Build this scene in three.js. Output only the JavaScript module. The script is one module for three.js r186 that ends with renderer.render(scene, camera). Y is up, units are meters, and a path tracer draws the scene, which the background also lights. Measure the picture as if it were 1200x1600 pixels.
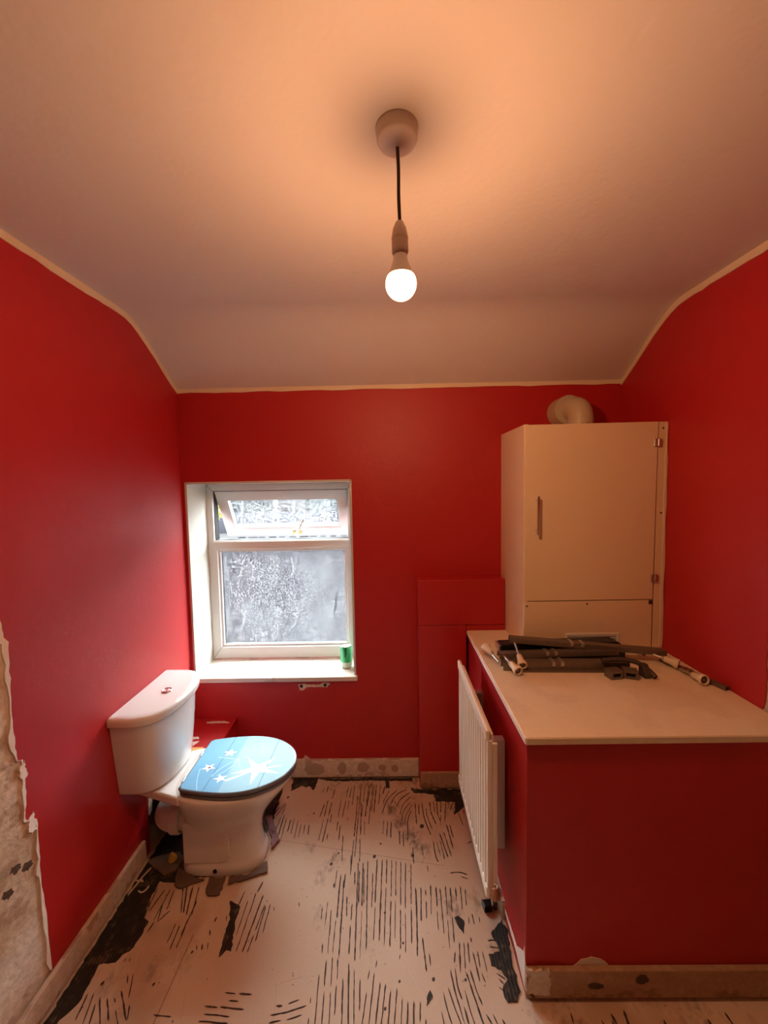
import * as THREE from 'three';
import { RoundedBoxGeometry } from 'three/addons/geometries/RoundedBoxGeometry.js';
import { mergeGeometries, toCreasedNormals } from 'three/addons/utils/BufferGeometryUtils.js';

// ---------------------------------------------------------------- camera, sky, exposure
const scene = new THREE.Scene();
const camera = new THREE.PerspectiveCamera(2 * Math.atan(800 / 617.8) * 180 / Math.PI, 0.75, 0.02, 200);
{
  const m = new THREE.Matrix4().makeBasis(
    new THREE.Vector3(0.99977, -0.01889, -0.00987),
    new THREE.Vector3(0.01819, 0.99763, -0.06632),
    new THREE.Vector3(0.0111, 0.06612, 0.99775));
  camera.quaternion.setFromRotationMatrix(m);
  camera.position.set(0, 1.534, 0);
}
scene.background = new THREE.Color().setRGB(0.9, 0.97, 1.0);   // even overcast sky
scene.backgroundIntensity = 24.0;
const renderer = new THREE.WebGLRenderer({ antialias: true });
renderer.toneMapping = THREE.LinearToneMapping;
renderer.toneMappingExposure = 1.0;
renderer.shadowMap.enabled = true;

const BULB_COLOR = new THREE.Color().setRGB(1.0, 0.48, 0.215);
const BULB_POWER = 1.72;

// ---------------------------------------------------------------- measures (metres)
const L = -1.0415, R = 1.159, B = -1.994, FRONT = 2.7;
const CEIL = 2.25, SLOPE_Z = -1.654, BACK_TOP = 2.03;
const CX = 0.385, CZ = -1.09, TOP = 0.815;                       // boxed bulkhead under the worktop

// ---------------------------------------------------------------- helpers
let seedState = 12345;
const rnd = () => { seedState = (seedState + 0x6d2b79f5) | 0; let t = Math.imul(seedState ^ (seedState >>> 15), 1 | seedState); t = (t + Math.imul(t ^ (t >>> 7), 61 | t)) ^ t; return ((t ^ (t >>> 14)) >>> 0) / 4294967296; };
const rr = (a, b) => a + (b - a) * rnd();
const V = (x, y, z) => new THREE.Vector3(x, y, z);

function hash2(x, y, s) { let h = Math.imul(x, 374761393) ^ Math.imul(y, 668265263) ^ Math.imul(s, 2147483647 - 1013904223); h = Math.imul(h ^ (h >>> 13), 1274126177); return ((h ^ (h >>> 16)) >>> 0) / 4294967296; }
function vnoise(x, y, per, s) {
  const xi = Math.floor(x), yi = Math.floor(y), fx = x - xi, fy = y - yi;
  const w = (v) => ((v % per) + per) % per;
  const ux = fx * fx * (3 - 2 * fx), uy = fy * fy * (3 - 2 * fy);
  const a = hash2(w(xi), w(yi), s), b = hash2(w(xi + 1), w(yi), s), c = hash2(w(xi), w(yi + 1), s), d = hash2(w(xi + 1), w(yi + 1), s);
  return a + (b - a) * ux + (c - a) * uy + (a - b - c + d) * ux * uy;
}
function fbm(u, v, freq, oct, s) { let t = 0, a = 0.5, n = 0; for (let i = 0; i < oct; i++) { t += a * vnoise(u * freq, v * freq, freq, s + i); n += a; a *= 0.5; freq *= 2; } return t / n; }
function dataTex(size, metres, fn, srgb) {
  const d = new Uint8Array(size * size * 4);
  for (let j = 0; j < size; j++) for (let i = 0; i < size; i++) {
    const c = fn(i / size, j / size), k = (j * size + i) * 4;
    const q = typeof c === 'number' ? [c, c, c] : c;
    for (let n = 0; n < 3; n++) d[k + n] = Math.max(0, Math.min(255, Math.round(q[n] * 255)));
    d[k + 3] = 255;
  }
  const t = new THREE.DataTexture(d, size, size);
  t.wrapS = t.wrapT = THREE.RepeatWrapping; t.magFilter = THREE.LinearFilter; t.minFilter = THREE.LinearMipmapLinearFilter; t.generateMipmaps = true;
  t.repeat.set(1 / metres, 1 / metres);
  if (srgb) t.colorSpace = THREE.SRGBColorSpace;
  t.needsUpdate = true;
  return t;
}
const mix = (a, b, t) => a + (b - a) * t, mix3 = (a, b, t) => [mix(a[0], b[0], t), mix(a[1], b[1], t), mix(a[2], b[2], t)];
const sm = (a, b, x) => { const t = Math.max(0, Math.min(1, (x - a) / (b - a))); return t * t * (3 - 2 * t); };

// uv in metres by the dominant axis of each face
function uvBox(g0) {
  const g = g0.index ? g0.toNonIndexed() : g0;
  const p = g.attributes.position, uv = new Float32Array(p.count * 2);
  const a = V(), b = V(), c = V(), n = V();
  for (let i = 0; i < p.count; i += 3) {
    a.fromBufferAttribute(p, i); b.fromBufferAttribute(p, i + 1); c.fromBufferAttribute(p, i + 2);
    n.crossVectors(b.clone().sub(a), c.clone().sub(a));
    const ax = Math.abs(n.x), ay = Math.abs(n.y), az = Math.abs(n.z);
    [a, b, c].forEach((q, k) => {
      const [u, v] = ax >= ay && ax >= az ? [q.z, q.y] : ay >= az ? [q.x, q.z] : [q.x, q.y];
      uv[(i + k) * 2] = u; uv[(i + k) * 2 + 1] = v;
    });
  }
  g.setAttribute('uv', new THREE.BufferAttribute(uv, 2));
  return g;
}
const clean = (g) => { const q = g.index ? g.toNonIndexed() : g; for (const k of Object.keys(q.attributes)) if (!['position', 'normal', 'uv'].includes(k)) q.deleteAttribute(k); return q; };
function box(x0, x1, y0, y1, z0, z1, r = 0) {
  const w = x1 - x0, h = y1 - y0, d = z1 - z0;
  const g = r > 0 ? new RoundedBoxGeometry(w, h, d, 2, r) : new THREE.BoxGeometry(w, h, d);
  g.translate((x0 + x1) / 2, (y0 + y1) / 2, (z0 + z1) / 2);
  return clean(g);
}
function shapeOf(pts, holes = []) {
  const s = new THREE.Shape(pts.map(([a, b]) => new THREE.Vector2(a, b)));
  for (const h of holes) s.holes.push(new THREE.Path(h.map(([a, b]) => new THREE.Vector2(a, b))));
  return s;
}
const ext = (shape, depth, bevel = 0, seg = 2) => clean(new THREE.ExtrudeGeometry(shape, { depth: depth - 2 * bevel, bevelEnabled: bevel > 0, bevelSize: bevel, bevelThickness: bevel, bevelOffset: -bevel, bevelSegments: seg, curveSegments: 24 }).translate(0, 0, bevel));
const mtx = (a, b, c, o = V(0, 0, 0)) => new THREE.Matrix4().makeBasis(a, b, c).setPosition(o);
// shape (z, y) swept along x from x0 to x1
const extX = (pts, x0, x1, holes, bevel) => ext(shapeOf(pts, holes), x1 - x0, bevel).applyMatrix4(mtx(V(0, 0, 1), V(0, 1, 0), V(-1, 0, 0), V(x1, 0, 0)));
// shape (x, z) swept up from y0 to y1
const extY = (pts, y0, y1, bevel, seg) => ext(shapeOf(pts.map(([x, z]) => [x, -z])), y1 - y0, bevel, seg).applyMatrix4(mtx(V(1, 0, 0), V(0, 0, -1), V(0, 1, 0), V(0, y0, 0)));
// shape (x, y) swept along z from z0 to z1
const extZ = (pts, z0, z1, holes, bevel) => ext(shapeOf(pts, holes), z1 - z0, bevel).translate(0, 0, z0);
const sheet = (x0, x1, y0, y1, z) => clean(new THREE.PlaneGeometry(x1 - x0, y1 - y0).translate((x0 + x1) / 2, (y0 + y1) / 2, z));
const rect = (a0, a1, b0, b1) => [[a0, b0], [a1, b0], [a1, b1], [a0, b1]];
const lathe = (pts, seg = 40) => clean(new THREE.LatheGeometry(pts.map(([r, y]) => new THREE.Vector2(r, y)), seg));
function cyl(a, b, r, r2 = r, seg = 20) {
  const d = b.clone().sub(a), g = new THREE.CylinderGeometry(r2, r, d.length(), seg);
  g.applyQuaternion(new THREE.Quaternion().setFromUnitVectors(V(0, 1, 0), d.clone().normalize()));
  const m = a.clone().add(b).multiplyScalar(0.5);
  return clean(g.translate(m.x, m.y, m.z));
}
const tube = (pts, r, n = 40, seg = 16) => clean(new THREE.TubeGeometry(new THREE.CatmullRomCurve3(pts), n, r, seg, false));
function jag(pts, step, amp) {   // roughened outline
  const out = [];
  for (let i = 0; i < pts.length; i++) {
    const [a, b] = pts[i], [c, d] = pts[(i + 1) % pts.length], len = Math.hypot(c - a, d - b), n = Math.max(1, Math.round(len / step));
    for (let k = 0; k < n; k++) { const t = k / n, j = k ? amp : amp * 0.4; out.push([mix(a, c, t) + rr(-j, j), mix(b, d, t) + rr(-j, j)]); }
  }
  return out;
}
// smooth skin over stacked outlines: rings = [[ [x,y,z]... ]...], closed ends
function loft(rings) {
  const n = rings[0].length, pos = [], idx = [];
  for (const r of rings) for (const q of r) pos.push(...q);
  for (let i = 0; i < rings.length - 1; i++) for (let k = 0; k < n; k++) {
    const a = i * n + k, b = i * n + (k + 1) % n, c = a + n, d = b + n;
    idx.push(a, c, b, b, c, d);
  }
  for (const e of [0, rings.length - 1]) {
    const base = pos.length / 3, c = [0, 0, 0];
    for (const q of rings[e]) { for (let j = 0; j < 3; j++) c[j] += q[j] / n; }
    for (const q of rings[e]) pos.push(...q);
    pos.push(...c);
    for (let k = 0; k < n; k++) e ? idx.push(base + k, base + n, base + (k + 1) % n) : idx.push(base + k, base + (k + 1) % n, base + n);
  }
  const g = new THREE.BufferGeometry();
  g.setAttribute('position', new THREE.Float32BufferAttribute(pos, 3)); g.setIndex(idx); g.computeVertexNormals();
  g.setAttribute('uv', new THREE.Float32BufferAttribute(new Float32Array(pos.length / 3 * 2), 2));
  return clean(g);
}
const taken = {};
const numbered = (n) => { const k = taken[n] = (taken[n] ?? -1) + 1; return k ? n + '_' + String(k).padStart(3, '0') : n; };
function mesh(name, geos, mat, parent, keepUv) {
  const g = Array.isArray(geos) ? (geos.length > 1 ? mergeGeometries(geos) : geos[0]) : geos;
  const m = new THREE.Mesh(keepUv ? g : uvBox(g), mat);
  m.castShadow = m.receiveShadow = true;
  m.name = parent ? name : numbered(name);
  (parent || scene).add(m);
  return m;
}
function tag(o, label, category, group, kind) { o.userData = { ...o.userData, label, category }; if (group) o.userData.group = group; if (kind) o.userData.kind = kind; return o; }
function thing(name, label, category, group) { const o = new THREE.Group(); o.name = numbered(name); scene.add(o); return tag(o, label, category, group); }
function structure(name, label, category) { return tag(thing(name), label, category, null, 'structure'); }
const part = (o, label) => { o.userData.label = label; return o; };
// bring a group's parts to a base point so that the group stands at its own place
function rebase(o, x, y, z) { o.position.set(x, y, z); for (const c of o.children) c.position.set(c.position.x - x, c.position.y - y, c.position.z - z); return o; }

// ---------------------------------------------------------------- materials
const std = (o) => new THREE.MeshStandardMaterial(o), phy = (o) => new THREE.MeshPhysicalMaterial(o);
const lin = (r, g, b) => new THREE.Color().setRGB(r, g, b);
const peel = dataTex(512, 0.35, (u, v) => 0.5 * fbm(u, v, 64, 3, 7) + 0.5 * fbm(u, v, 16, 2, 3));
const paintTone = dataTex(512, 1.4, (u, v) => { const n = 0.9 + 0.1 * fbm(u, v, 6, 5, 21); return [n, n, n]; });
const M = {};
M.red = std({ color: lin(0.46, 0.009, 0.011), map: paintTone, roughness: 0.5, bumpMap: peel, bumpScale: 0.0006 });
M.ceiling = std({ color: lin(0.68, 0.615, 0.57), map: dataTex(512, 2.2, (u, v) => 0.93 + 0.07 * fbm(u, v, 5, 5, 4)), roughness: 0.72, bumpMap: dataTex(512, 1.1, (u, v) => 0.6 * fbm(u, v * 0.99, 6, 3, 9) + 0.4 * fbm(u, v, 90, 2, 2)), bumpScale: 0.0012 });
M.cream = std({ color: lin(0.80, 0.66, 0.47), map: paintTone, roughness: 0.6, bumpMap: peel, bumpScale: 0.001 });
const plasterTex = dataTex(1024, 0.9, (u, v) => {
  const a = fbm(u, v, 5, 6, 31), b = fbm(u * 1, v, 14, 4, 55), c = fbm(u, v, 60, 3, 71);
  let q = mix3([0.80, 0.71, 0.61], [0.90, 0.84, 0.77], sm(0.38, 0.62, a));
  q = mix3(q, [0.60, 0.48, 0.37], 0.45 * sm(0.60, 0.75, b));
  q = mix3(q, [0.93, 0.90, 0.85], 0.5 * sm(0.62, 0.72, a));
  return q.map((x) => x * (0.9 + 0.16 * c));
}, true);
const plasterBump = dataTex(512, 0.45, (u, v) => 0.6 * fbm(u, v, 8, 5, 13) + 0.4 * fbm(u, v, 40, 3, 17));
M.plaster = std({ color: lin(0.92, 0.88, 0.84), map: plasterTex, roughness: 0.92, bumpMap: plasterBump, bumpScale: 0.006 });
M.oldPlaster = std({ color: lin(0.16, 0.11, 0.08), roughness: 0.95, bumpMap: plasterBump, bumpScale: 0.006 });
M.chip = std({ color: lin(0.72, 0.60, 0.48), roughness: 0.9, bumpMap: plasterBump, bumpScale: 0.003 });
M.orangeChip = std({ color: lin(0.85, 0.42, 0.14), roughness: 0.85 });
M.brownVoid = std({ color: lin(0.09, 0.055, 0.035), roughness: 0.95, bumpMap: plasterBump, bumpScale: 0.01 });
const boardTex = dataTex(1024, 0.8, (u, v) => {
  const s = fbm(u, v, 9, 5, 91), t = fbm(u, v, 22, 4, 44), f = fbm(u, v, 90, 2, 5);
  let q = mix3([0.82, 0.73, 0.63], [0.90, 0.83, 0.75], s);
  q = mix3(q, [0.62, 0.49, 0.39], 0.55 * sm(0.57, 0.64, s));
  q = mix3(q, [0.90, 0.86, 0.80], 0.6 * sm(0.62, 0.70, t));
  return q.map((x) => x * (0.92 + 0.12 * f));
}, true);
M.board = std({ color: 0xffffff, map: boardTex, roughness: 0.85, bumpMap: plasterBump, bumpScale: 0.003 });
M.boardDark = std({ color: lin(0.62, 0.48, 0.38), map: boardTex, roughness: 0.9, bumpMap: plasterBump, bumpScale: 0.004 });
M.boardPale = std({ color: lin(0.92, 0.86, 0.78), map: paintTone, roughness: 0.8, bumpMap: plasterBump, bumpScale: 0.002 });
M.upvc = phy({ color: lin(0.84, 0.84, 0.82), roughness: 0.28, clearcoat: 0.2 });
M.bead = std({ color: lin(0.80, 0.82, 0.83), roughness: 0.3 });
M.gasket = std({ color: lin(0.02, 0.02, 0.022), roughness: 0.6 });
M.revealPaint = std({ color: lin(0.66, 0.64, 0.57), map: paintTone, roughness: 0.55 });
M.sillPaint = std({ color: lin(0.74, 0.72, 0.68), map: dataTex(512, 0.5, (u, v) => { const s = fbm(u, v, 7, 6, 66), k = 1 - 0.22 * sm(0.68, 0.71, s); return [k, k * 0.97, k * 0.93]; }), roughness: 0.4 });
M.glass = phy({ color: lin(0.96, 0.98, 0.98), transmission: 1, thickness: 0, ior: 1.45, roughness: 0.285, roughnessMap: dataTex(1024, 0.3, (u, v) => 0.30 + 0.52 * sm(0.30, 0.70, fbm(u, v, 44, 2, 101)) + 0.36 * fbm(u, v, 4, 4, 77)), side: THREE.DoubleSide });
M.chrome = std({ color: lin(0.75, 0.75, 0.74), metalness: 1, roughness: 0.16 });
M.brass = std({ color: lin(0.75, 0.5, 0.2), metalness: 1, roughness: 0.3 });
M.ceramic = phy({ color: lin(0.80, 0.78, 0.75), roughness: 0.12, clearcoat: 0.6, clearcoatRoughness: 0.05 });
M.plasticWhite = phy({ color: lin(0.80, 0.77, 0.72), roughness: 0.35 });
M.pipeWhite = phy({ color: lin(0.80, 0.79, 0.76), roughness: 0.3 });
M.fluePaint = std({ color: lin(0.52, 0.43, 0.30), roughness: 0.45, map: paintTone });
M.laminate = std({ color: lin(0.80, 0.68, 0.50), map: dataTex(1024, 1.1, (u, v) => { const a = fbm(u, v, 6, 5, 8), f = fbm(u, v, 120, 2, 12); const k = (0.94 + 0.06 * a) * (0.95 + 0.07 * f); const d = 0.08 * sm(0.6, 0.72, a); return [k * (1 - d), k * (1 - d * 1.15), k * (1 - d * 1.3)]; }), roughness: 0.5, bumpMap: peel, bumpScale: 0.0003 });
M.laminateEdge = std({ color: lin(0.74, 0.60, 0.40), map: dataTex(512, 0.3, (u, v) => 0.85 + 0.15 * fbm(u, v, 12, 4, 3)), roughness: 0.6 });
M.cabinet = std({ color: lin(0.80, 0.64, 0.42), map: dataTex(512, 1.2, (u, v) => 0.96 + 0.04 * fbm(u, v, 8, 5, 18)), roughness: 0.38 });
M.radiator = phy({ color: lin(0.80, 0.73, 0.62), roughness: 0.35 });
M.hole = std({ color: lin(0.008, 0.007, 0.006), roughness: 0.9 });
M.black = std({ color: lin(0.008, 0.009, 0.012), roughness: 0.35 });
M.steel = std({ color: lin(0.20, 0.17, 0.14), metalness: 0.5, roughness: 0.45, map: dataTex(256, 0.12, (u, v) => { const n = fbm(u, v, 12, 5, 6); return mix3([0.78, 0.70, 0.62], [1, 1, 1], n); }) });
M.zinc = std({ color: lin(0.55, 0.53, 0.48), metalness: 0.9, roughness: 0.35 });
M.darkSteel = std({ color: lin(0.09, 0.075, 0.06), metalness: 0.6, roughness: 0.55 });
M.foot = std({ color: lin(0.72, 0.62, 0.46), roughness: 0.5 });
M.lidEdge = std({ color: lin(0.13, 0.14, 0.16), roughness: 0.18 });
M.cord = std({ color: lin(0.035, 0.012, 0.010), roughness: 0.8 });
M.lampWhite = std({ color: lin(0.62, 0.50, 0.42), roughness: 0.45 });
M.slate = std({ color: lin(0.17, 0.115, 0.085), map: dataTex(256, 0.25, (u, v) => { const n = fbm(u, v, 6, 5, 61); return mix3([0.65, 0.6, 0.55], [1, 0.97, 0.92], n); }), roughness: 0.8, bumpMap: plasterBump, bumpScale: 0.003 });
M.mauve = std({ color: lin(0.22, 0.10, 0.10), roughness: 0.5 });
M.glue = std({ color: 0xffffff, map: dataTex(512, 0.25, (u, v) => {
  const w = 0.5 + 0.5 * Math.sin((u + 0.02 * fbm(u, v, 4, 2, 5)) * Math.PI * 2 * 22), n = fbm(u, v, 12, 5, 81);
  return mix3([0.13, 0.115, 0.10], mix3([0.24, 0.205, 0.175], [0.42, 0.34, 0.275], sm(0.58, 0.74, n)), 0.75 * w * sm(0.3, 0.6, n) + 0.25 * sm(0.5, 0.7, n));
}, true), roughness: 0.75, bumpMap: dataTex(512, 0.25, (u, v) => 0.6 * fbm(u, v, 24, 4, 81) + 0.4 * (0.5 + 0.5 * Math.sin((u + 0.02 * fbm(u, v, 4, 2, 5)) * Math.PI * 2 * 22))), bumpScale: 0.002 });
M.ridge = std({ color: lin(0.055, 0.040, 0.033), roughness: 0.7 });
M.copper = std({ color: lin(0.80, 0.42, 0.24), metalness: 0.85, roughness: 0.38 });
M.yellow = phy({ color: lin(0.75, 0.42, 0.03), roughness: 0.35 });
M.bulb = std({ color: lin(0.9, 0.85, 0.75), roughness: 0.4, emissive: lin(1, 0.74, 0.42), emissiveIntensity: 5 });

// floor: pale levelling compound with dirt, scuffs and drips copied where the photograph shows them
const FLOOR0 = [-1.12, -2.06], FLOORS = 2.3;
M.floor = (() => {
  const S = 2048, c = document.createElement('canvas'); c.width = c.height = S;
  const x = c.getContext('2d'), k = S / FLOORS, X = (v) => (v - FLOOR0[0]) * k, Y = (v) => (v - FLOOR0[1]) * k;
  const img = x.createImageData(S, S);
  for (let j = 0; j < S; j++) for (let i = 0; i < S; i++) {
    const u = i / S, v = j / S, a = fbm(u, v, 7, 5, 201), b = fbm(u, v, 3, 4, 303), f = hash2(i, j, 5);
    let q = mix3([0.80, 0.69, 0.585], [0.88, 0.80, 0.72], sm(0.3, 0.7, b));
    q = mix3(q, [0.68, 0.54, 0.42], 0.55 * sm(0.56, 0.72, a));
    const n = 0.965 + 0.05 * f, o = (j * S + i) * 4;
    for (let m = 0; m < 3; m++) img.data[o + m] = Math.min(255, q[m] * n * 255);
    img.data[o + 3] = 255;
  }
  x.putImageData(img, 0, 0);
  const smear = (cx, cz, r, n, al, col = '60,45,36') => { for (let i = 0; i < n; i++) { const t = rr(0, 6.283), d = r * Math.sqrt(rnd()) * rr(0.2, 1); x.fillStyle = `rgba(${col},${al * rr(0.3, 1)})`; x.beginPath(); x.ellipse(X(cx + d * Math.cos(t)), Y(cz + d * Math.sin(t) * 1.4), rr(2, 9), rr(3, 16), rr(-0.5, 0.5), 0, 7); x.fill(); } };
  for (const [a, b, r, n, al] of [[-0.014, -1.78, 0.05, 60, 0.16], [0.03, -1.70, 0.05, 60, 0.12], [0.07, -1.64, 0.06, 70, 0.13], [0.11, -1.59, 0.06, 60, 0.11], [-0.25, -1.53, 0.05, 40, 0.09], [-0.29, -1.47, 0.05, 40, 0.09], [-0.36, -1.58, 0.04, 30, 0.06], [0.20, -1.34, 0.05, 50, 0.13], [-0.70, -1.19, 0.07, 50, 0.06], [-0.78, -1.16, 0.05, 40, 0.06], [0.3, -1.36, 0.05, 40, 0.08], [0.29, -1.79, 0.07, 60, 0.1], [-0.15, -1.95, 0.1, 80, 0.12], [0.1, -1.97, 0.1, 80, 0.14], [-0.3, -1.96, 0.1, 80, 0.12], [0.34, -1.2, 0.05, 50, 0.1], [-0.9, -1.12, 0.06, 50, 0.08], [-0.1, -1.23, 0.05, 25, 0.05], [-0.28, -1.30, 0.05, 25, 0.06], [0.5, -1.05, 0.15, 90, 0.12], [0.85, -1.05, 0.2, 120, 0.12]]) smear(a, b, r, n, al);
  // board joints under the compound
  x.strokeStyle = 'rgba(86,58,38,0.55)'; x.lineWidth = 2.5; x.beginPath(); x.moveTo(X(-0.70), Y(-1.26)); x.lineTo(X(-0.705), Y(-0.95)); x.stroke();
  x.strokeStyle = 'rgba(96,70,50,0.35)'; x.lineWidth = 2; x.beginPath(); x.moveTo(X(-0.55), Y(-1.63)); x.lineTo(X(0.2), Y(-1.5)); x.stroke();
  for (let i = 0; i < 420; i++) { x.fillStyle = `rgba(45,32,26,${rr(0.3, 0.9)})`; x.beginPath(); x.ellipse(X(rr(-1.0, 1.1)), Y(rr(-2, 0.2)), rr(0.6, 2.2), rr(0.6, 2.4), 0, 0, 7); x.fill(); }
  for (const [a, b, r] of [[-0.376, -1.762, 4], [-0.214, -1.729, 3], [-0.084, -1.542, 7], [-0.259, -1.511, 6], [-0.235, -1.558, 4], [-0.059, -1.6, 4], [-0.524, -1.86, 6], [0.125, -1.686, 10], [0.075, -1.545, 7], [-0.039, -1.325, 4], [0.023, -1.23, 3.5], [0.008, -1.127, 3.5], [-0.036, -1.063, 4], [0.114, -1.132, 5], [0.213, -1.13, 4], [-0.92, -1.126, 5], [-0.757, -1.123, 4], [-0.679, -1.208, 4]]) { x.fillStyle = 'rgba(40,28,22,0.9)'; x.beginPath(); x.ellipse(X(a), Y(b), r * 0.8, r, 0.4, 0, 7); x.fill(); }
  for (let i = 0; i < 90; i++) { x.strokeStyle = `rgba(${rnd() < 0.5 ? '235,220,205' : '110,85,66'},${rr(0.08, 0.25)})`; x.lineWidth = rr(0.7, 1.8); const a = rr(-1, 1), b = rr(-1.95, -0.8), t = rr(0, 6.28), l = rr(0.02, 0.12); x.beginPath(); x.moveTo(X(a), Y(b)); x.quadraticCurveTo(X(a + l * 0.5 * Math.cos(t) + rr(-0.01, 0.01)), Y(b + l * 0.5 * Math.sin(t)), X(a + l * Math.cos(t)), Y(b + l * Math.sin(t))); x.stroke(); }
  const t = new THREE.CanvasTexture(c); t.colorSpace = THREE.SRGBColorSpace; t.wrapS = t.wrapT = THREE.MirroredRepeatWrapping;
  return std({ color: 0xffffff, map: t, roughness: 0.62, bumpMap: peel, bumpScale: 0.0012 });
})();

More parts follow.
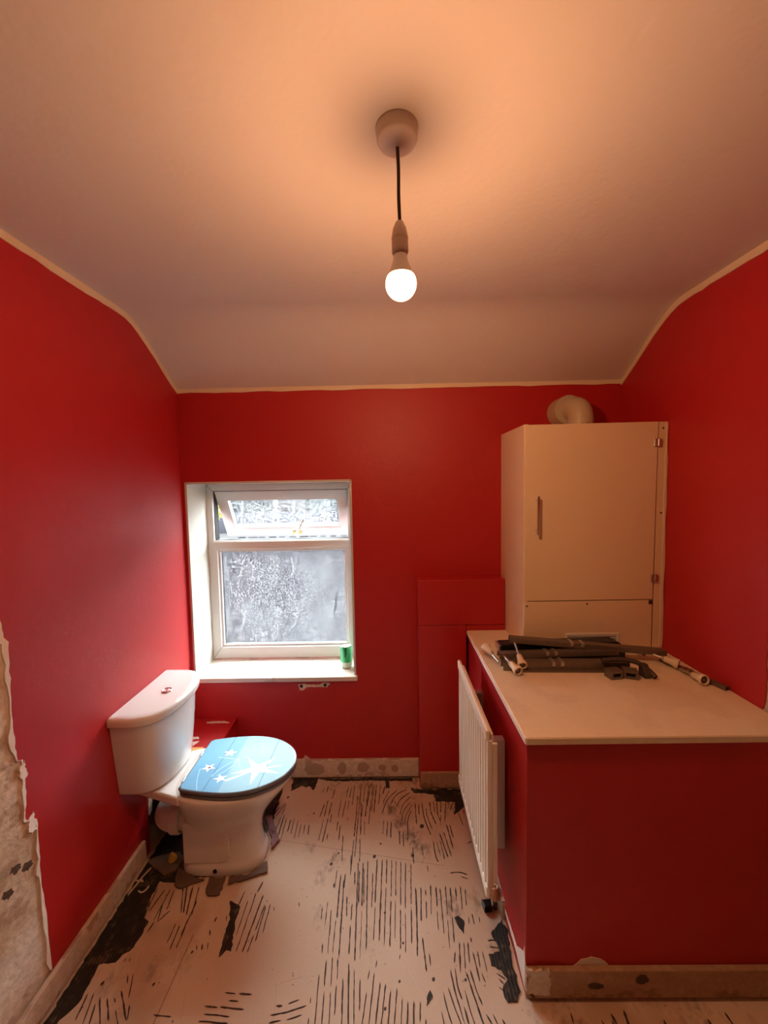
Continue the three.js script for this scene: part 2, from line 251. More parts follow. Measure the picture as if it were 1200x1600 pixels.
// ---------------------------------------------------------------- the room
const ceilY = (z) => { const k = (CEIL - BACK_TOP) / (SLOPE_Z - B), w = 0.075, t = (SLOPE_Z - z) / w; return CEIL - k * (t <= -1 ? 0 : t >= 1 ? t * w : w * (t + 1) ** 2 / 4); };
{ // floor
  const o = structure('floor', 'pale stripped floor with dark combed adhesive ridges', 'floor');
  const g = box(L - 0.12, R + 0.12, -0.1, 0, B - 0.1, FRONT);
  const f = uvBox(g), p = f.attributes.position, uv = f.attributes.uv;
  for (let i = 0; i < p.count; i++) uv.setXY(i, (p.getX(i) - FLOOR0[0]) / FLOORS, 1 - (p.getZ(i) - FLOOR0[1]) / FLOORS);
  mesh('floor_surface', f, M.floor, o, true);
  // combed adhesive ridges, millimetres: x, z along each ridge
  const ridges = [[-229,-1929,-240,-1734],[-214,-1922,-221,-1776],[-198,-1940,-201,-1807],[-177,-1866,-176,-1501],[-165,-1943,-166,-1538],[-157,-1825,-144,-1517],[-144,-1939,-150,-1738],[-125,-1939,-133,-1738],[-106,-1949,-116,-1697],
    [-87,-1938,-94,-1759],[-65,-1938,-73,-1811],[-43,-1927,-53,-1871],[-257,-1846,-259,-1734],[-257,-1716,-257,-1663],[-244,-1693,-242,-1618],[-226,-1644,-217,-1520],[-180,-1552,-176,-1462],[-322,-1841,-330,-1616],
    [-302,-1827,-312,-1608],[-336,-1815,-346,-1738],[-292,-1758,-292,-1708],[-294,-1652,-294,-1621],[-298,-1907,-301,-1846],[-353,-1920,-354,-1885],[-335,-1927,-336,-1888],[-316,-1916,-318,-1900],[-526,-1827,-554,-1743],
    [-546,-1805,-571,-1731],[-521,-1817,-532,-1674],[-515,-1755,-513,-1647],[-499,-1739,-496,-1620],[-478,-1727,-477,-1662],[-463,-1736,-459,-1651],[-443,-1724,-438,-1626],[-424,-1707,-422,-1632],[-406,-1701,-404,-1651],
    [-386,-1700,-382,-1645],[-232,-1486,-232,-1412],[-214,-1468,-213,-1385],[-197,-1470,-196,-1412],[-159,-1479,-156,-1424],[-142,-1483,-137,-1357],[-124,-1492,-117,-1357],[-134,-1715,-132,-1643],[-21,-1898,-52,-1821],
    [20,-1901,-31,-1837,-56,-1755],[65,-1900,16,-1870,-16,-1811],[83,-1883,37,-1843,12,-1791],[85,-1859,40,-1797,28,-1748],[80,-1822,44,-1766,35,-1713],[89,-1809,58,-1748,46,-1690],[82,-1772,65,-1724,59,-1609],[103,-1816,102,-1695],[120,-1809,118,-1747],
    [136,-1815,141,-1723,161,-1640],[154,-1783,153,-1747,171,-1667],[175,-1821,174,-1765,191,-1694],[194,-1828,191,-1758],[209,-1824,204,-1758,212,-1711],[230,-1827,209,-1688],[254,-1827,231,-1705],[272,-1827,254,-1776],[290,-1830,265,-1770],
    [167,-1613,171,-1535,178,-1516],[183,-1608,190,-1539],[197,-1613,205,-1525],[200,-1650,220,-1534],[219,-1655,235,-1537],[237,-1694,248,-1572],[251,-1693,257,-1626],[-46,-1720,-51,-1645],[-29,-1714,-33,-1631],
    [-12,-1713,-16,-1626],[23,-1663,23,-1594],[40,-1657,39,-1584],[78,-1584,77,-1508],[114,-1589,119,-1540],[131,-1503,132,-1472],[-88,-1474,-88,-1415],[218,-1468,250,-1472,286,-1462],[258,-1454,285,-1445],
    [77,-1414,76,-1382],[98,-1414,96,-1386],[115,-1406,114,-1382],[135,-1422,132,-1382],[155,-1413,152,-1374],[170,-1409,169,-1370],[192,-1419,188,-1374],[209,-1413,206,-1378],[230,-1413,228,-1378],
    [249,-1417,245,-1385],[265,-1407,262,-1381],[311,-1597,332,-1609],[303,-1757,312,-1687],[-115,-1949,-129,-1799],[-98,-1938,-107,-1768],[-149,-1517,-136,-1179],[-129,-1517,-119,-1183],[-111,-1523,-100,-1210],
    [-86,-1419,-88,-1341],[-72,-1530,-77,-1237],[-51,-1530,-58,-1235],[-32,-1530,-41,-1221],[-12,-1529,-22,-1218],[5,-1522,-4,-1242],[25,-1522,14,-1211],[44,-1515,30,-1202],[65,-1508,52,-1227],
    [79,-1406,69,-1191],[98,-1412,89,-1295],[113,-1365,109,-1303],[137,-1424,127,-1316],[156,-1417,146,-1265],[171,-1408,164,-1255],[192,-1411,177,-1211],[210,-1411,195,-1229],[227,-1405,225,-1359],
    [250,-1417,240,-1331],[264,-1405,258,-1345],[260,-1310,255,-1284],[273,-1320,274,-1284],[296,-1310,293,-1289],[254,-1245,253,-1231],[89,-1246,94,-1151],[108,-1200,108,-1165],[-64,-1183,-67,-1162],
    [-86,-1158,-90,-1131],[12,-1198,10,-1183],[193,-1204,186,-1173],[212,-1231,201,-1148],[227,-1231,217,-1156],[241,-1231,234,-1173],[251,-1203,256,-1124],[267,-1206,265,-1160],[283,-1206,284,-1148],
    [267,-1148,273,-1122],[170,-1156,175,-1108,191,-1029],[186,-1161,186,-1116,194,-1082],[219,-1148,230,-1093,246,-1023],[233,-1156,240,-1108,251,-1069],[140,-1101,147,-1057,156,-1026],[156,-1112,171,-1057,183,-1023],[206,-1105,213,-1057,220,-1026],[196,-1068,204,-1026],
    [257,-1050,270,-1026],[276,-1050,286,-1026],[301,-1039,307,-1022],[129,-1057,133,-1023],[-135,-1158,-125,-1024],[-115,-1133,-111,-1058],[-93,-1100,-103,-1024],[-71,-1149,-83,-1024],[-52,-1125,-64,-1023],
    [-35,-1121,-48,-1023],[-20,-1105,-28,-1023],[0,-1111,-10,-1023],[15,-1086,9,-1023],[32,-1079,27,-1023],[49,-1079,45,-1023],[69,-1079,64,-1033],[81,-1040,80,-1023],[-550,-1370,-550,-1254],
    [-529,-1399,-532,-1207],[-499,-1390,-511,-1205],[-482,-1355,-494,-1204],[-478,-1352,-478,-1236],[-462,-1358,-461,-1261],[-444,-1347,-443,-1333],[-574,-1405,-580,-1347],[-515,-1441,-526,-1399],[-643,-1315,-645,-1297],
    [-610,-1321,-602,-1299],[-648,-1274,-640,-1255],[-638,-1236,-630,-1212],[-655,-1231,-648,-1212],[-673,-1229,-666,-1213],[-525,-1101,-491,-1099],[-481,-1099,-441,-1097],[-506,-1083,-476,-1081],[-573,-1071,-533,-1067],
    [-526,-1068,-453,-1063],[-567,-1053,-489,-1047],[-575,-1037,-488,-1032],[-360,-1071,-341,-1070],[-326,-1075,-294,-1084],[-371,-1050,-321,-1057,-270,-1071],[-321,-1039,-279,-1050],[-370,-1033,-337,-1038],[-268,-1348,-266,-1303],
    [-251,-1365,-248,-1282],[-234,-1337,-228,-1248],[-214,-1432,-210,-1307],[-213,-1302,-210,-1201],[-200,-1445,-188,-1192],[-181,-1384,-176,-1312],[-160,-1356,-156,-1197],[-248,-1229,-245,-1201],[-230,-1252,-226,-1199],
    [-245,-1146,-237,-1024],[-228,-1184,-217,-1024],[-209,-1192,-196,-1024],[-191,-1188,-183,-1048],[-169,-1135,-160,-1024],[-154,-1175,-141,-1024],[-260,-1089,-259,-1075],[-257,-1044,-256,-1024],[-357,-1363,-354,-1346],
    [-236,-1433,-236,-1414],[-918,-1419,-905,-1309],[-886,-1413,-900,-1333],[-865,-1413,-865,-1304],[-866,-1366,-849,-1301],[-849,-1413,-838,-1338],[-823,-1338,-850,-1298],[-860,-1301,-864,-1266],[-821,-1425,-779,-1327],
    [-806,-1425,-770,-1327],[-784,-1425,-756,-1321],[-759,-1424,-736,-1321],[-742,-1371,-742,-1255],[-780,-1295,-778,-1232],[-763,-1290,-757,-1213],[-740,-1285,-738,-1217],[-854,-1148,-841,-1124],[-838,-1150,-813,-1089],
    [-848,-1108,-787,-1039],[-858,-1091,-847,-1078],[-835,-1062,-803,-1029],[-879,-1090,-838,-1039],[-904,-1093,-856,-1029],[-906,-1077,-889,-1029],[-929,-1101,-908,-1029],[-946,-1101,-937,-1039],[-890,-1191,-890,-1182],
    [-874,-1191,-873,-1180],[-714,-1051,-660,-1047],[-801,-1074,-784,-1039],[326,-1254,358,-1244],[308,-1235,323,-1238,353,-1229],[309,-1218,347,-1213],[309,-1183,330,-1183,347,-1172],[305,-1166,321,-1165,340,-1157],[313,-1146,338,-1130],
    [316,-1133,329,-1119],[312,-1112,321,-1104]];
  const pos = [], idx = [];
  const ribbon = (pts, w) => {
    const cv = new THREE.CatmullRomCurve3(pts.map(([a, b]) => V(a, 0, b)));
    const len = cv.getLength(), n = Math.max(3, Math.round(len / 0.008)), s0 = pos.length / 3;
    const ph = rr(0, 50);
    for (let i = 0; i <= n; i++) {
      const t = i / n, q = cv.getPoint(t), d = cv.getTangent(t), nx = -d.z, nz = d.x;
      const end = Math.min(1, Math.min(t, 1 - t) * len / 0.008 + 0.25);
      const ww = w * end * (0.55 + 0.9 * vnoise(ph + t * len * 90, ph, 4096, 3)), off = 0.0016 * (vnoise(ph + t * len * 60, ph + 9, 4096, 8) - 0.5);
      const cx = q.x + nx * off, cz = q.z + nz * off, h = 0.0008 + 0.0012 * end;
      pos.push(cx - nx * ww, 0.0002, cz - nz * ww, cx - nx * ww * 0.5, h, cz - nz * ww * 0.5, cx + nx * ww * 0.5, h, cz + nz * ww * 0.5, cx + nx * ww, 0.0002, cz + nz * ww);
    }
    for (let i = 0; i < n; i++) for (let k = 0; k < 3; k++) { const a = s0 + i * 4 + k; idx.push(a, a + 1, a + 4, a + 1, a + 5, a + 4); }
  };
  for (const r of ridges) {
    const pts = []; for (let i = 0; i < r.length; i += 2) pts.push([r[i] / 1000, r[i + 1] / 1000]);
    const len = Math.hypot(pts[0][0] - pts.at(-1)[0], pts[0][1] - pts.at(-1)[1]);
    if (len > 0.14 && pts.length === 2 && rnd() < 0.6) {          // long ridges are broken
      const [a, b] = pts, g0 = rr(0.35, 0.7), gp = 0.006 / len, at = (t) => [mix(a[0], b[0], t) + rr(-0.001, 0.001), mix(a[1], b[1], t)];
      ribbon([a, at(g0 - gp)], rr(0.0013, 0.0023)); ribbon([at(g0 + gp), b], rr(0.0011, 0.0021));
    } else ribbon(pts, rr(0.0013, 0.0024));
  }
  for (let i = 0; i < 16; i++) { const a = rr(0.42, 1.0), b = rr(-1.06, -0.99); ribbon([[a, b], [a + rr(-0.006, 0.006), b + rr(0.02, 0.05)]], rr(0.002, 0.004)); }
  const g2 = new THREE.BufferGeometry(); g2.setAttribute('position', new THREE.Float32BufferAttribute(pos, 3)); g2.setIndex(idx); g2.computeVertexNormals();
  const rm = mesh('adhesive_ridges', g2, M.ridge, o); rm.userData = { kind: 'stuff', label: 'dark combed ridges of old tile adhesive' };
  const patch = (pts, h, step, amp) => mesh('adhesive_patch', extY(jag(pts, step, amp), 0.0003, h), M.glue, o);
  patch([[-1.022, -1.445], [-0.923, -1.444], [-0.921, -1.378], [-0.904, -1.312], [-0.88, -1.301], [-0.882, -1.223], [-0.902, -1.205], [-0.916, -1.178], [-0.965, -1.174], [-0.963, -1.137], [-0.958, -1.079], [-0.97, -1.057], [-0.984, -1.04], [-0.99, -0.98], [-1.022, -0.9]], 0.002, 0.012, 0.004);
  patch([[-1.022, -1.99], [-0.56, -1.99], [-0.56, -1.72], [-0.6, -1.5], [-0.85, -1.44], [-1.022, -1.45]], 0.0018, 0.02, 0.006);
  patch([[-0.616, -1.37], [-0.571, -1.347], [-0.57, -1.299], [-0.548, -1.207], [-0.566, -1.212], [-0.582, -1.192], [-0.592, -1.254], [-0.592, -1.305]], 0.0018, 0.01, 0.003);
  patch([[0.373, -1.298], [0.384, -1.257], [0.374, -1.213], [0.371, -1.172], [0.371, -1.127], [0.375, -1.101], [0.354, -1.076], [0.326, -1.076], [0.321, -1.104], [0.342, -1.13], [0.332, -1.155], [0.301, -1.166], [0.302, -1.195], [0.339, -1.204], [0.324, -1.254], [0.349, -1.277]], 0.003, 0.012, 0.004);
  patch([[-0.524, -1.985], [-0.393, -1.985], [-0.399, -1.932], [-0.41, -1.903], [-0.432, -1.932], [-0.447, -1.921], [-0.476, -1.933], [-0.504, -1.908], [-0.521, -1.901]], 0.002, 0.01, 0.004);
  patch([[0.088, -1.911], [0.131, -1.9], [0.36, -1.9], [0.36, -1.806], [0.281, -1.745], [0.299, -1.82], [0.202, -1.827], [0.201, -1.867], [0.165, -1.875], [0.102, -1.882]], 0.002, 0.012, 0.004);
  patch([[-0.387, -1.98], [0.1, -1.98], [0.1, -1.955], [-0.021, -1.963], [-0.021, -1.912], [-0.037, -1.909], [-0.043, -1.962], [-0.148, -1.967], [-0.258, -1.962], [-0.348, -1.966]], 0.0016, 0.012, 0.003);
  patch([[0.208, -1.307], [0.223, -1.313], [0.242, -1.294], [0.232, -1.255], [0.219, -1.274]], 0.0015, 0.01, 0.001);
  patch([[0.101, -1.105], [0.107, -1.09], [0.086, -1.068], [0.09, -1.09]], 0.0015, 0.006, 0.001);
}
{ // ceiling: flat, then sloping down to the back wall
  const o = structure('ceiling', 'white painted ceiling sloping down to the window wall', 'ceiling');
  const low = [[FRONT, CEIL], ...Array.from({ length: 25 }, (_, i) => { const z = mix(-1.56, -1.75, i / 24); return [z, ceilY(z)]; }), [B, BACK_TOP], [B - 0.12, BACK_TOP - 0.078]];
  const up = [[B - 0.12, CEIL + 0.14], [FRONT, CEIL + 0.14]];
  mesh('ceiling_surface', toCreasedNormals(extX([...low, ...up], L - 0.12, R + 0.12), 0.5), M.ceiling, o);
}
const WX0 = -1.024, WX1 = -0.187, WY0 = 0.556, WY1 = 1.566, WZ = -2.2;
{ // back wall with the window opening
  const o = structure('wall_back', 'red painted end wall with the window', 'wall');
  mesh('wall_surface', extZ(rect(L - 0.12, R + 0.12, -0.1, BACK_TOP + 0.05), B - 0.29, B, [[[WX0, WY0 - 0.03], [WX0, WY1], [WX1, WY1], [WX1, WY0 - 0.03]]]), M.red, o);
  // plaster bared where a holder was pulled off
  const pl = mesh('bare_patch', extZ(jag([[-0.487, 0.508], [-0.455, 0.512], [-0.440, 0.507], [-0.372, 0.507], [-0.352, 0.517], [-0.318, 0.514], [-0.336, 0.492], [-0.372, 0.495], [-0.440, 0.495], [-0.462, 0.476], [-0.478, 0.478]], 0.012, 0.002), B - 0.001, B + 0.0016), M.chip, o);
  part(pl, 'bare plaster strip with two screw holes');
  for (const [x, y] of [[-0.470, 0.500], [-0.346, 0.504]]) mesh('screw_hole', cyl(V(x, y, B - 0.001), V(x, y, B + 0.0024), 0.009, 0.009, 9), M.hole, o);
  mesh('paint_chip', extZ(jag([[-0.478, 0.104], [-0.436, 0.104], [-0.447, 0.114], [-0.462, 0.123]], 0.01, 0.002), B - 0.001, B + 0.0016), M.chip, o);
}
{ // left wall: plaster, and over it the red painted skim that breaks off towards the room
  const o = structure('wall_left', 'red painted wall beside the toilet, broken back to bare plaster', 'wall');
  const hole = rect(-1.93, -1.575, 0.0, 0.25);
  mesh('plaster', extX(rect(B, FRONT, -0.1, CEIL + 0.1), L - 0.1, L - 0.004, [hole.slice().reverse()]), M.plaster, o);
  mesh('wall_cavity', box(L - 0.14, L - 0.1, -0.02, 0.28, -1.96, -1.55), M.brownVoid, o);
  const edge = [[-1.02, 1.9], [-1.0, 1.35], [-1.015, 1.225], [-1.023, 1.194], [-1.026, 1.15], [-1.037, 1.13], [-1.034, 1.029], [-1.032, 0.94], [-1.033, 0.86], [-1.036, 0.793], [-1.052, 0.785], [-1.056, 0.73], [-1.050, 0.66], [-1.044, 0.612], [-1.062, 0.60], [-1.080, 0.585], [-1.078, 0.50], [-1.078, 0.41], [-1.084, 0.25], [-1.088, 0.06]];
  const fine = []; for (let i = 0; i < edge.length - 1; i++) for (let k = 0; k < 5; k++) fine.push([mix(edge[i][0], edge[i + 1][0], k / 5) + rr(-0.002, 0.002), mix(edge[i][1], edge[i + 1][1], k / 5)]);
  const skim = [[B + 0.001, 0.0], [B + 0.001, ceilY(B) + 0.02], [-1.68, CEIL], [FRONT - 0.01, CEIL + 0.02], [FRONT - 0.01, 1.92], ...fine, [-1.088, 0.0]].reverse();
  mesh('paint_layer', extX(skim, L - 0.004, L, [hole]), M.red, o);
  // raw pale board edge at the cavity, and ragged plaster flakes on the break
  mesh('cavity_board', extX([[-1.61, 0.252], [-1.575, 0.252], [-1.577, 0.16], [-1.595, 0.165]], L - 0.03, L + 0.006), M.chip, o);
  const lipOut = fine.filter(([, y]) => y < 1.3), lip = [...lipOut.map(([z, y]) => [z - rr(0, 0.003), y]), ...lipOut.slice().reverse().map(([z, y]) => [z + 0.002 + 0.016 * vnoise(y * 30, 3, 4096, 6) ** 2, y])];
  part(mesh('plaster_edge', extX(lip.reverse(), L - 0.004, L + 0.0015), M.boardPale, o), 'pale ragged plaster edge');
  for (const [z, y, s] of [[-1.052, 0.752, 0.026], [-1.066, 0.585, 0.03]])
    mesh('plaster_flake', extX(jag([[z - s * 0.35, y - s * 0.8], [z + s * 0.2, y - s], [z + s * 0.5, y - s * 0.2], [z + s * 0.3, y + s * 0.7], [z - s * 0.2, y + s]], 0.005, 0.003), L - 0.006, L + 0.0025), M.boardPale, o);
  for (const [z, y] of [[-1.045, 0.475], [-1.012, 0.50], [-0.985, 0.455]])
    mesh('gouge', extX(jag([[z - 0.018, y - 0.01], [z, y - 0.016], [z + 0.016, y + 0.002], [z + 0.008, y + 0.014], [z - 0.01, y + 0.006]], 0.006, 0.003), L - 0.006, L - 0.0032), M.brownVoid, o);
}
{ // right wall
  const o = structure('wall_right', 'red painted wall beside the boiler cupboard', 'wall');
  mesh('plaster', extX(rect(B, FRONT, -0.1, CEIL + 0.1), R + 0.004, R + 0.1), M.plaster, o);
  const edge = [[-1.214, 0.79], [-1.21, 0.812], [-1.199, 0.83], [-1.197, 0.92], [-1.201, 1.0], [-1.2, 1.08], [-1.19, 1.2], [-1.18, 1.34]];
  const fine = []; for (let i = 0; i < edge.length - 1; i++) for (let k = 0; k < 5; k++) fine.push([mix(edge[i][0], edge[i + 1][0], k / 5) + rr(-0.002, 0.002), mix(edge[i][1], edge[i + 1][1], k / 5)]);
  const skim = [[B + 0.001, 0.0], ...[[-1.214, 0.0]], ...fine, [FRONT - 0.01, 1.36], [FRONT - 0.01, CEIL + 0.02], [-1.68, CEIL], [B + 0.001, ceilY(B) + 0.02]];
  mesh('paint_layer', extX(skim, R, R + 0.004), M.red, o);
}
{ const o = structure('wall_front', 'plain plastered wall behind the viewer', 'wall'); mesh('wall_surface', box(L - 0.12, R + 0.12, -0.1, CEIL + 0.1, FRONT, FRONT + 0.1), M.oldPlaster, o); }
// cream cut-in strips between ceiling and walls
{
  const zs = []; for (let z = FRONT - 0.02; z > -1.5; z -= 0.05) zs.push(z); zs.push(-1.5, -1.54, -1.58, -1.62, -1.66, -1.70, -1.76, -1.82, -1.88, -1.94, B);
  const side = (name, x0, x1, w, label) => {
    const up = zs.map((z) => [z, ceilY(z) + 0.004]), dn = zs.map((z) => [z, ceilY(z) - (w + rr(-0.003, 0.003)) * (z < -1.6 ? 0.95 : 1)]).reverse();
    const o = structure(name, label, 'trim'); mesh('strip', extX([...up, ...dn], x0, x1), M.cream, o);
  };
  side('trim_1', L - 0.002, L + 0.004, 0.024, 'cream painted strip where left wall meets the ceiling');
  side('trim_2', R - 0.004, R + 0.002, 0.026, 'cream painted strip where right wall meets the ceiling');
  const o = structure('trim_3', 'cream painted strip above the window wall', 'trim'), n = 34, up = [], dn = [];
  for (let i = 0; i <= n; i++) { const x = mix(L, R, i / n); up.push([x, BACK_TOP + 0.004]); dn.push([x, BACK_TOP - 0.018 + rr(-0.0025, 0.0025)]); }
  mesh('strip', extZ([...up.reverse(), ...dn], B - 0.002, B + 0.004), M.cream, o);
}
// skirting boards
function board(name, label, geo, mat) { const o = structure(name, label, 'skirting'); mesh('board', geo, mat, o); return o; }
board('baseboard_left', 'pale scraped skirting board along the left wall', extX([[-1.53, 0.012], [-1.53, 0.092], [FRONT, 0.096], [FRONT, 0.010]].reverse(), L, L + 0.016, undefined, 0.003), M.board);
{
  const o = board('baseboard_back', 'scraped skirting board with round glue marks under the window', extZ(rect(-0.81, 0.135, 0.012, 0.105), B, B + 0.018, undefined, 0.003), M.board);
  const blob = std({ color: lin(0.44, 0.31, 0.22), roughness: 0.9, bumpMap: plasterBump, bumpScale: 0.003 });
  for (const [x, y, a, b] of [[-0.41, 0.056, 0.052, 0.032], [-0.267, 0.062, 0.024, 0.032], [-0.157, 0.066, 0.032, 0.028], [-0.055, 0.064, 0.02, 0.018], [0.01, 0.058, 0.018, 0.02]]) {
    const pts = []; for (let i = 0; i < 18; i++) { const t = i / 18 * 6.283, k = rr(0.86, 1.1); pts.push([x + a * k * Math.cos(t), y + b * k * Math.sin(t)]); }
    mesh('glue_mark', extZ(pts, B + 0.0175, B + 0.0195), blob, o);
  }
}
board('baseboard_recess', 'short rough skirting piece under the red pipe boxing', extZ(rect(0.138, CX, 0.008, 0.088), -1.914, -1.899, undefined, 0.003), M.boardDark);

// ---------------------------------------------------------------- window
{
  const o = structure('window_1', 'white plastic window with frosted panes and open top vent', 'window');
  mesh('reveal', [box(WX0 - 0.004, WX0 + 0.006, WY0, WY1, WZ - 0.02, B + 0.002), box(WX1 - 0.006, WX1 + 0.004, WY0, WY1, WZ - 0.02, B + 0.002), box(WX0, WX1, WY1 - 0.006, WY1 + 0.004, WZ - 0.02, B + 0.002)], M.revealPaint, o);
  const x0 = WX0 + 0.005, x1 = WX1 - 0.005, y0 = WY0 + 0.006, y1 = WY1 - 0.006;
  const lx0 = -0.968, lx1 = -0.240, ly0 = 0.628, ly1 = 1.190, uy0 = 1.243, uy1 = 1.522, ux0 = -0.983, ux1 = -0.226;
  mesh('frame', extZ(rect(x0, x1, y0, y1), WZ - 0.065, WZ, [rect(lx0, lx1, ly0, ly1).reverse(), rect(ux0, ux1, uy0, uy1).reverse()], 0.004), M.upvc, o);
  mesh('transom', box(x0 + 0.03, x1 - 0.03, ly1 + 0.006, uy0 - 0.006, WZ - 0.06, WZ + 0.006, 0.004), M.upvc, o);
  const ring = (a0, a1, b0, b1, w, z0, z1, bev) => extZ(rect(a0, a1, b0, b1), z0, z1, [rect(a0 + w, a1 - w, b0 + w, b1 - w).reverse()], bev);
  mesh('glazing_bead', ring(lx0 - 0.002, lx1 + 0.002, ly0 - 0.002, ly1 + 0.002, 0.016, WZ - 0.03, WZ - 0.012, 0.005), M.bead, o);
  mesh('gasket', ring(lx0 + 0.012, lx1 - 0.012, ly0 + 0.012, ly1 - 0.012, 0.0035, WZ - 0.034, WZ - 0.021), M.gasket, o);
  part(mesh('pane', sheet(lx0 + 0.004, lx1 - 0.004, ly0 + 0.004, ly1 - 0.004, WZ - 0.036), M.glass, o), 'large frosted fixed pane');
  // mitre lines of the welded frame
  for (const [a, b, c, d] of [[x0 + 0.004, y0 + 0.004, lx0, ly0], [x0 + 0.004, y1 - 0.004, ux0, uy1], [x1 - 0.004, y1 - 0.004, ux1, uy1], [x0 + 0.04, ly1 + 0.028, lx0, ly1]]) mesh('mitre_joint', cyl(V(a, b, WZ + 0.0002), V(c, d, WZ + 0.0002), 0.0009, 0.0009, 6), M.gasket, o);
  mesh('vent_seal', ring(ux0 - 0.001, ux1 + 0.001, uy0 - 0.001, uy1 + 0.001, 0.004, WZ - 0.066, WZ - 0.016), M.gasket, o);
  // top-hung vent, pushed open at the bottom
  const s = new THREE.Group(); s.name = 'vent_sash'; o.add(s);
  const sw = (ux1 - ux0) - 0.012, sh = 0.315, fw = 0.055;
  mesh('sash_frame', extZ(rect(-sw / 2, sw / 2, -sh, 0), -0.05, 0, [rect(-sw / 2 + fw, sw / 2 - fw, -sh + fw, -fw).reverse()], 0.005), M.upvc, s);
  mesh('sash_bead', ring(-sw / 2 + fw - 0.002, sw / 2 - fw + 0.002, -sh + fw - 0.002, -fw + 0.002, 0.009, -0.012, -0.002, 0.003), M.bead, s);
  mesh('sash_gasket', ring(-sw / 2 + fw + 0.008, sw / 2 - fw - 0.008, -sh + fw + 0.008, -fw - 0.008, 0.003, -0.0145, -0.010), M.gasket, s);
  part(mesh('sash_pane', sheet(-sw / 2 + fw, sw / 2 - fw, -sh + fw, -fw, -0.015), M.glass, s), 'narrow frosted pane of the open vent');
  const hx = 0.055, hy = -sh + 0.022;
  part(mesh('handle_plate', box(hx - 0.028, hx + 0.028, hy - 0.010, hy + 0.010, -0.001, 0.010, 0.004), M.brass, s), 'worn handle plate');
  mesh('handle', [cyl(V(hx - 0.004, hy, 0.006), V(hx - 0.004, hy, 0.034), 0.008), cyl(V(hx - 0.004, hy - 0.002, 0.030), V(hx + 0.060, hy + 0.125, 0.036), 0.009, 0.006)], M.plasticWhite, s);
  s.position.set((ux0 + ux1) / 2, uy1 - 0.006, WZ - 0.012); s.rotation.x = 0.55;
  for (const k of [-1, 1]) mesh('friction_stay', box(-0.006 + k * (sw / 2 - 0.012), 0.006 + k * (sw / 2 - 0.012), -0.20, -0.06, -0.062, -0.052).translate(0, 0, 0), M.chrome, s);
  const sill = mesh('window_sill', box(WX0 - 0.006, WX1 + 0.012, WY0 - 0.024, WY0, WZ - 0.02, B + 0.022, 0.005), M.sillPaint, o);
  part(sill, 'white marked window board');
}
{ // drinks can
  const c = document.createElement('canvas'); c.width = 512; c.height = 512; const x = c.getContext('2d');
  x.fillStyle = '#2f9a5c'; x.fillRect(0, 0, 512, 512); x.fillStyle = '#d9e6da'; x.fillRect(0, 350, 512, 162);
  x.fillStyle = '#57c488'; for (const k of [10, 140, 270, 400]) x.fillRect(k, 90, 70, 260);
  x.fillStyle = '#0f5230'; for (const k of [60, 190, 320, 450]) { x.fillRect(k, 110, 16, 200); x.fillRect(k + 24, 170, 8, 120); } x.fillRect(0, 40, 512, 20);
  x.fillStyle = '#9fc9a6'; for (let i = 0; i < 40; i++) x.fillRect(rr(0, 500), rr(360, 500), rr(6, 30), rr(4, 12));
  const t = new THREE.CanvasTexture(c); t.colorSpace = THREE.SRGBColorSpace;
  const o = thing('drinks_can', 'green and silver drinks can on the window sill', 'can');
  const g = lathe([[0.0285, 0.006], [0.031, 0.012], [0.031, 0.104], [0.0285, 0.114], [0.026, 0.118]], 36);
  mesh('can_body', g, std({ map: t, metalness: 0.35, roughness: 0.3 }), o, true);
  mesh('can_base', lathe([[0, 0.004], [0.020, 0.003], [0.024, 0], [0.0285, 0.006]], 36), M.zinc, o);
  const lid = mesh('can_top', lathe([[0.026, 0.118], [0.0272, 0.121], [0.0258, 0.1215], [0.024, 0.117], [0, 0.117]], 36), M.zinc, o);
  mesh('ring_pull', clean(new THREE.TorusGeometry(0.007, 0.0015, 6, 16).rotateX(Math.PI / 2).translate(0.008, 0.1195, 0)), M.zinc, lid);
  o.position.set(-0.243, WY0, -2.085); o.rotation.y = 2.2;
}

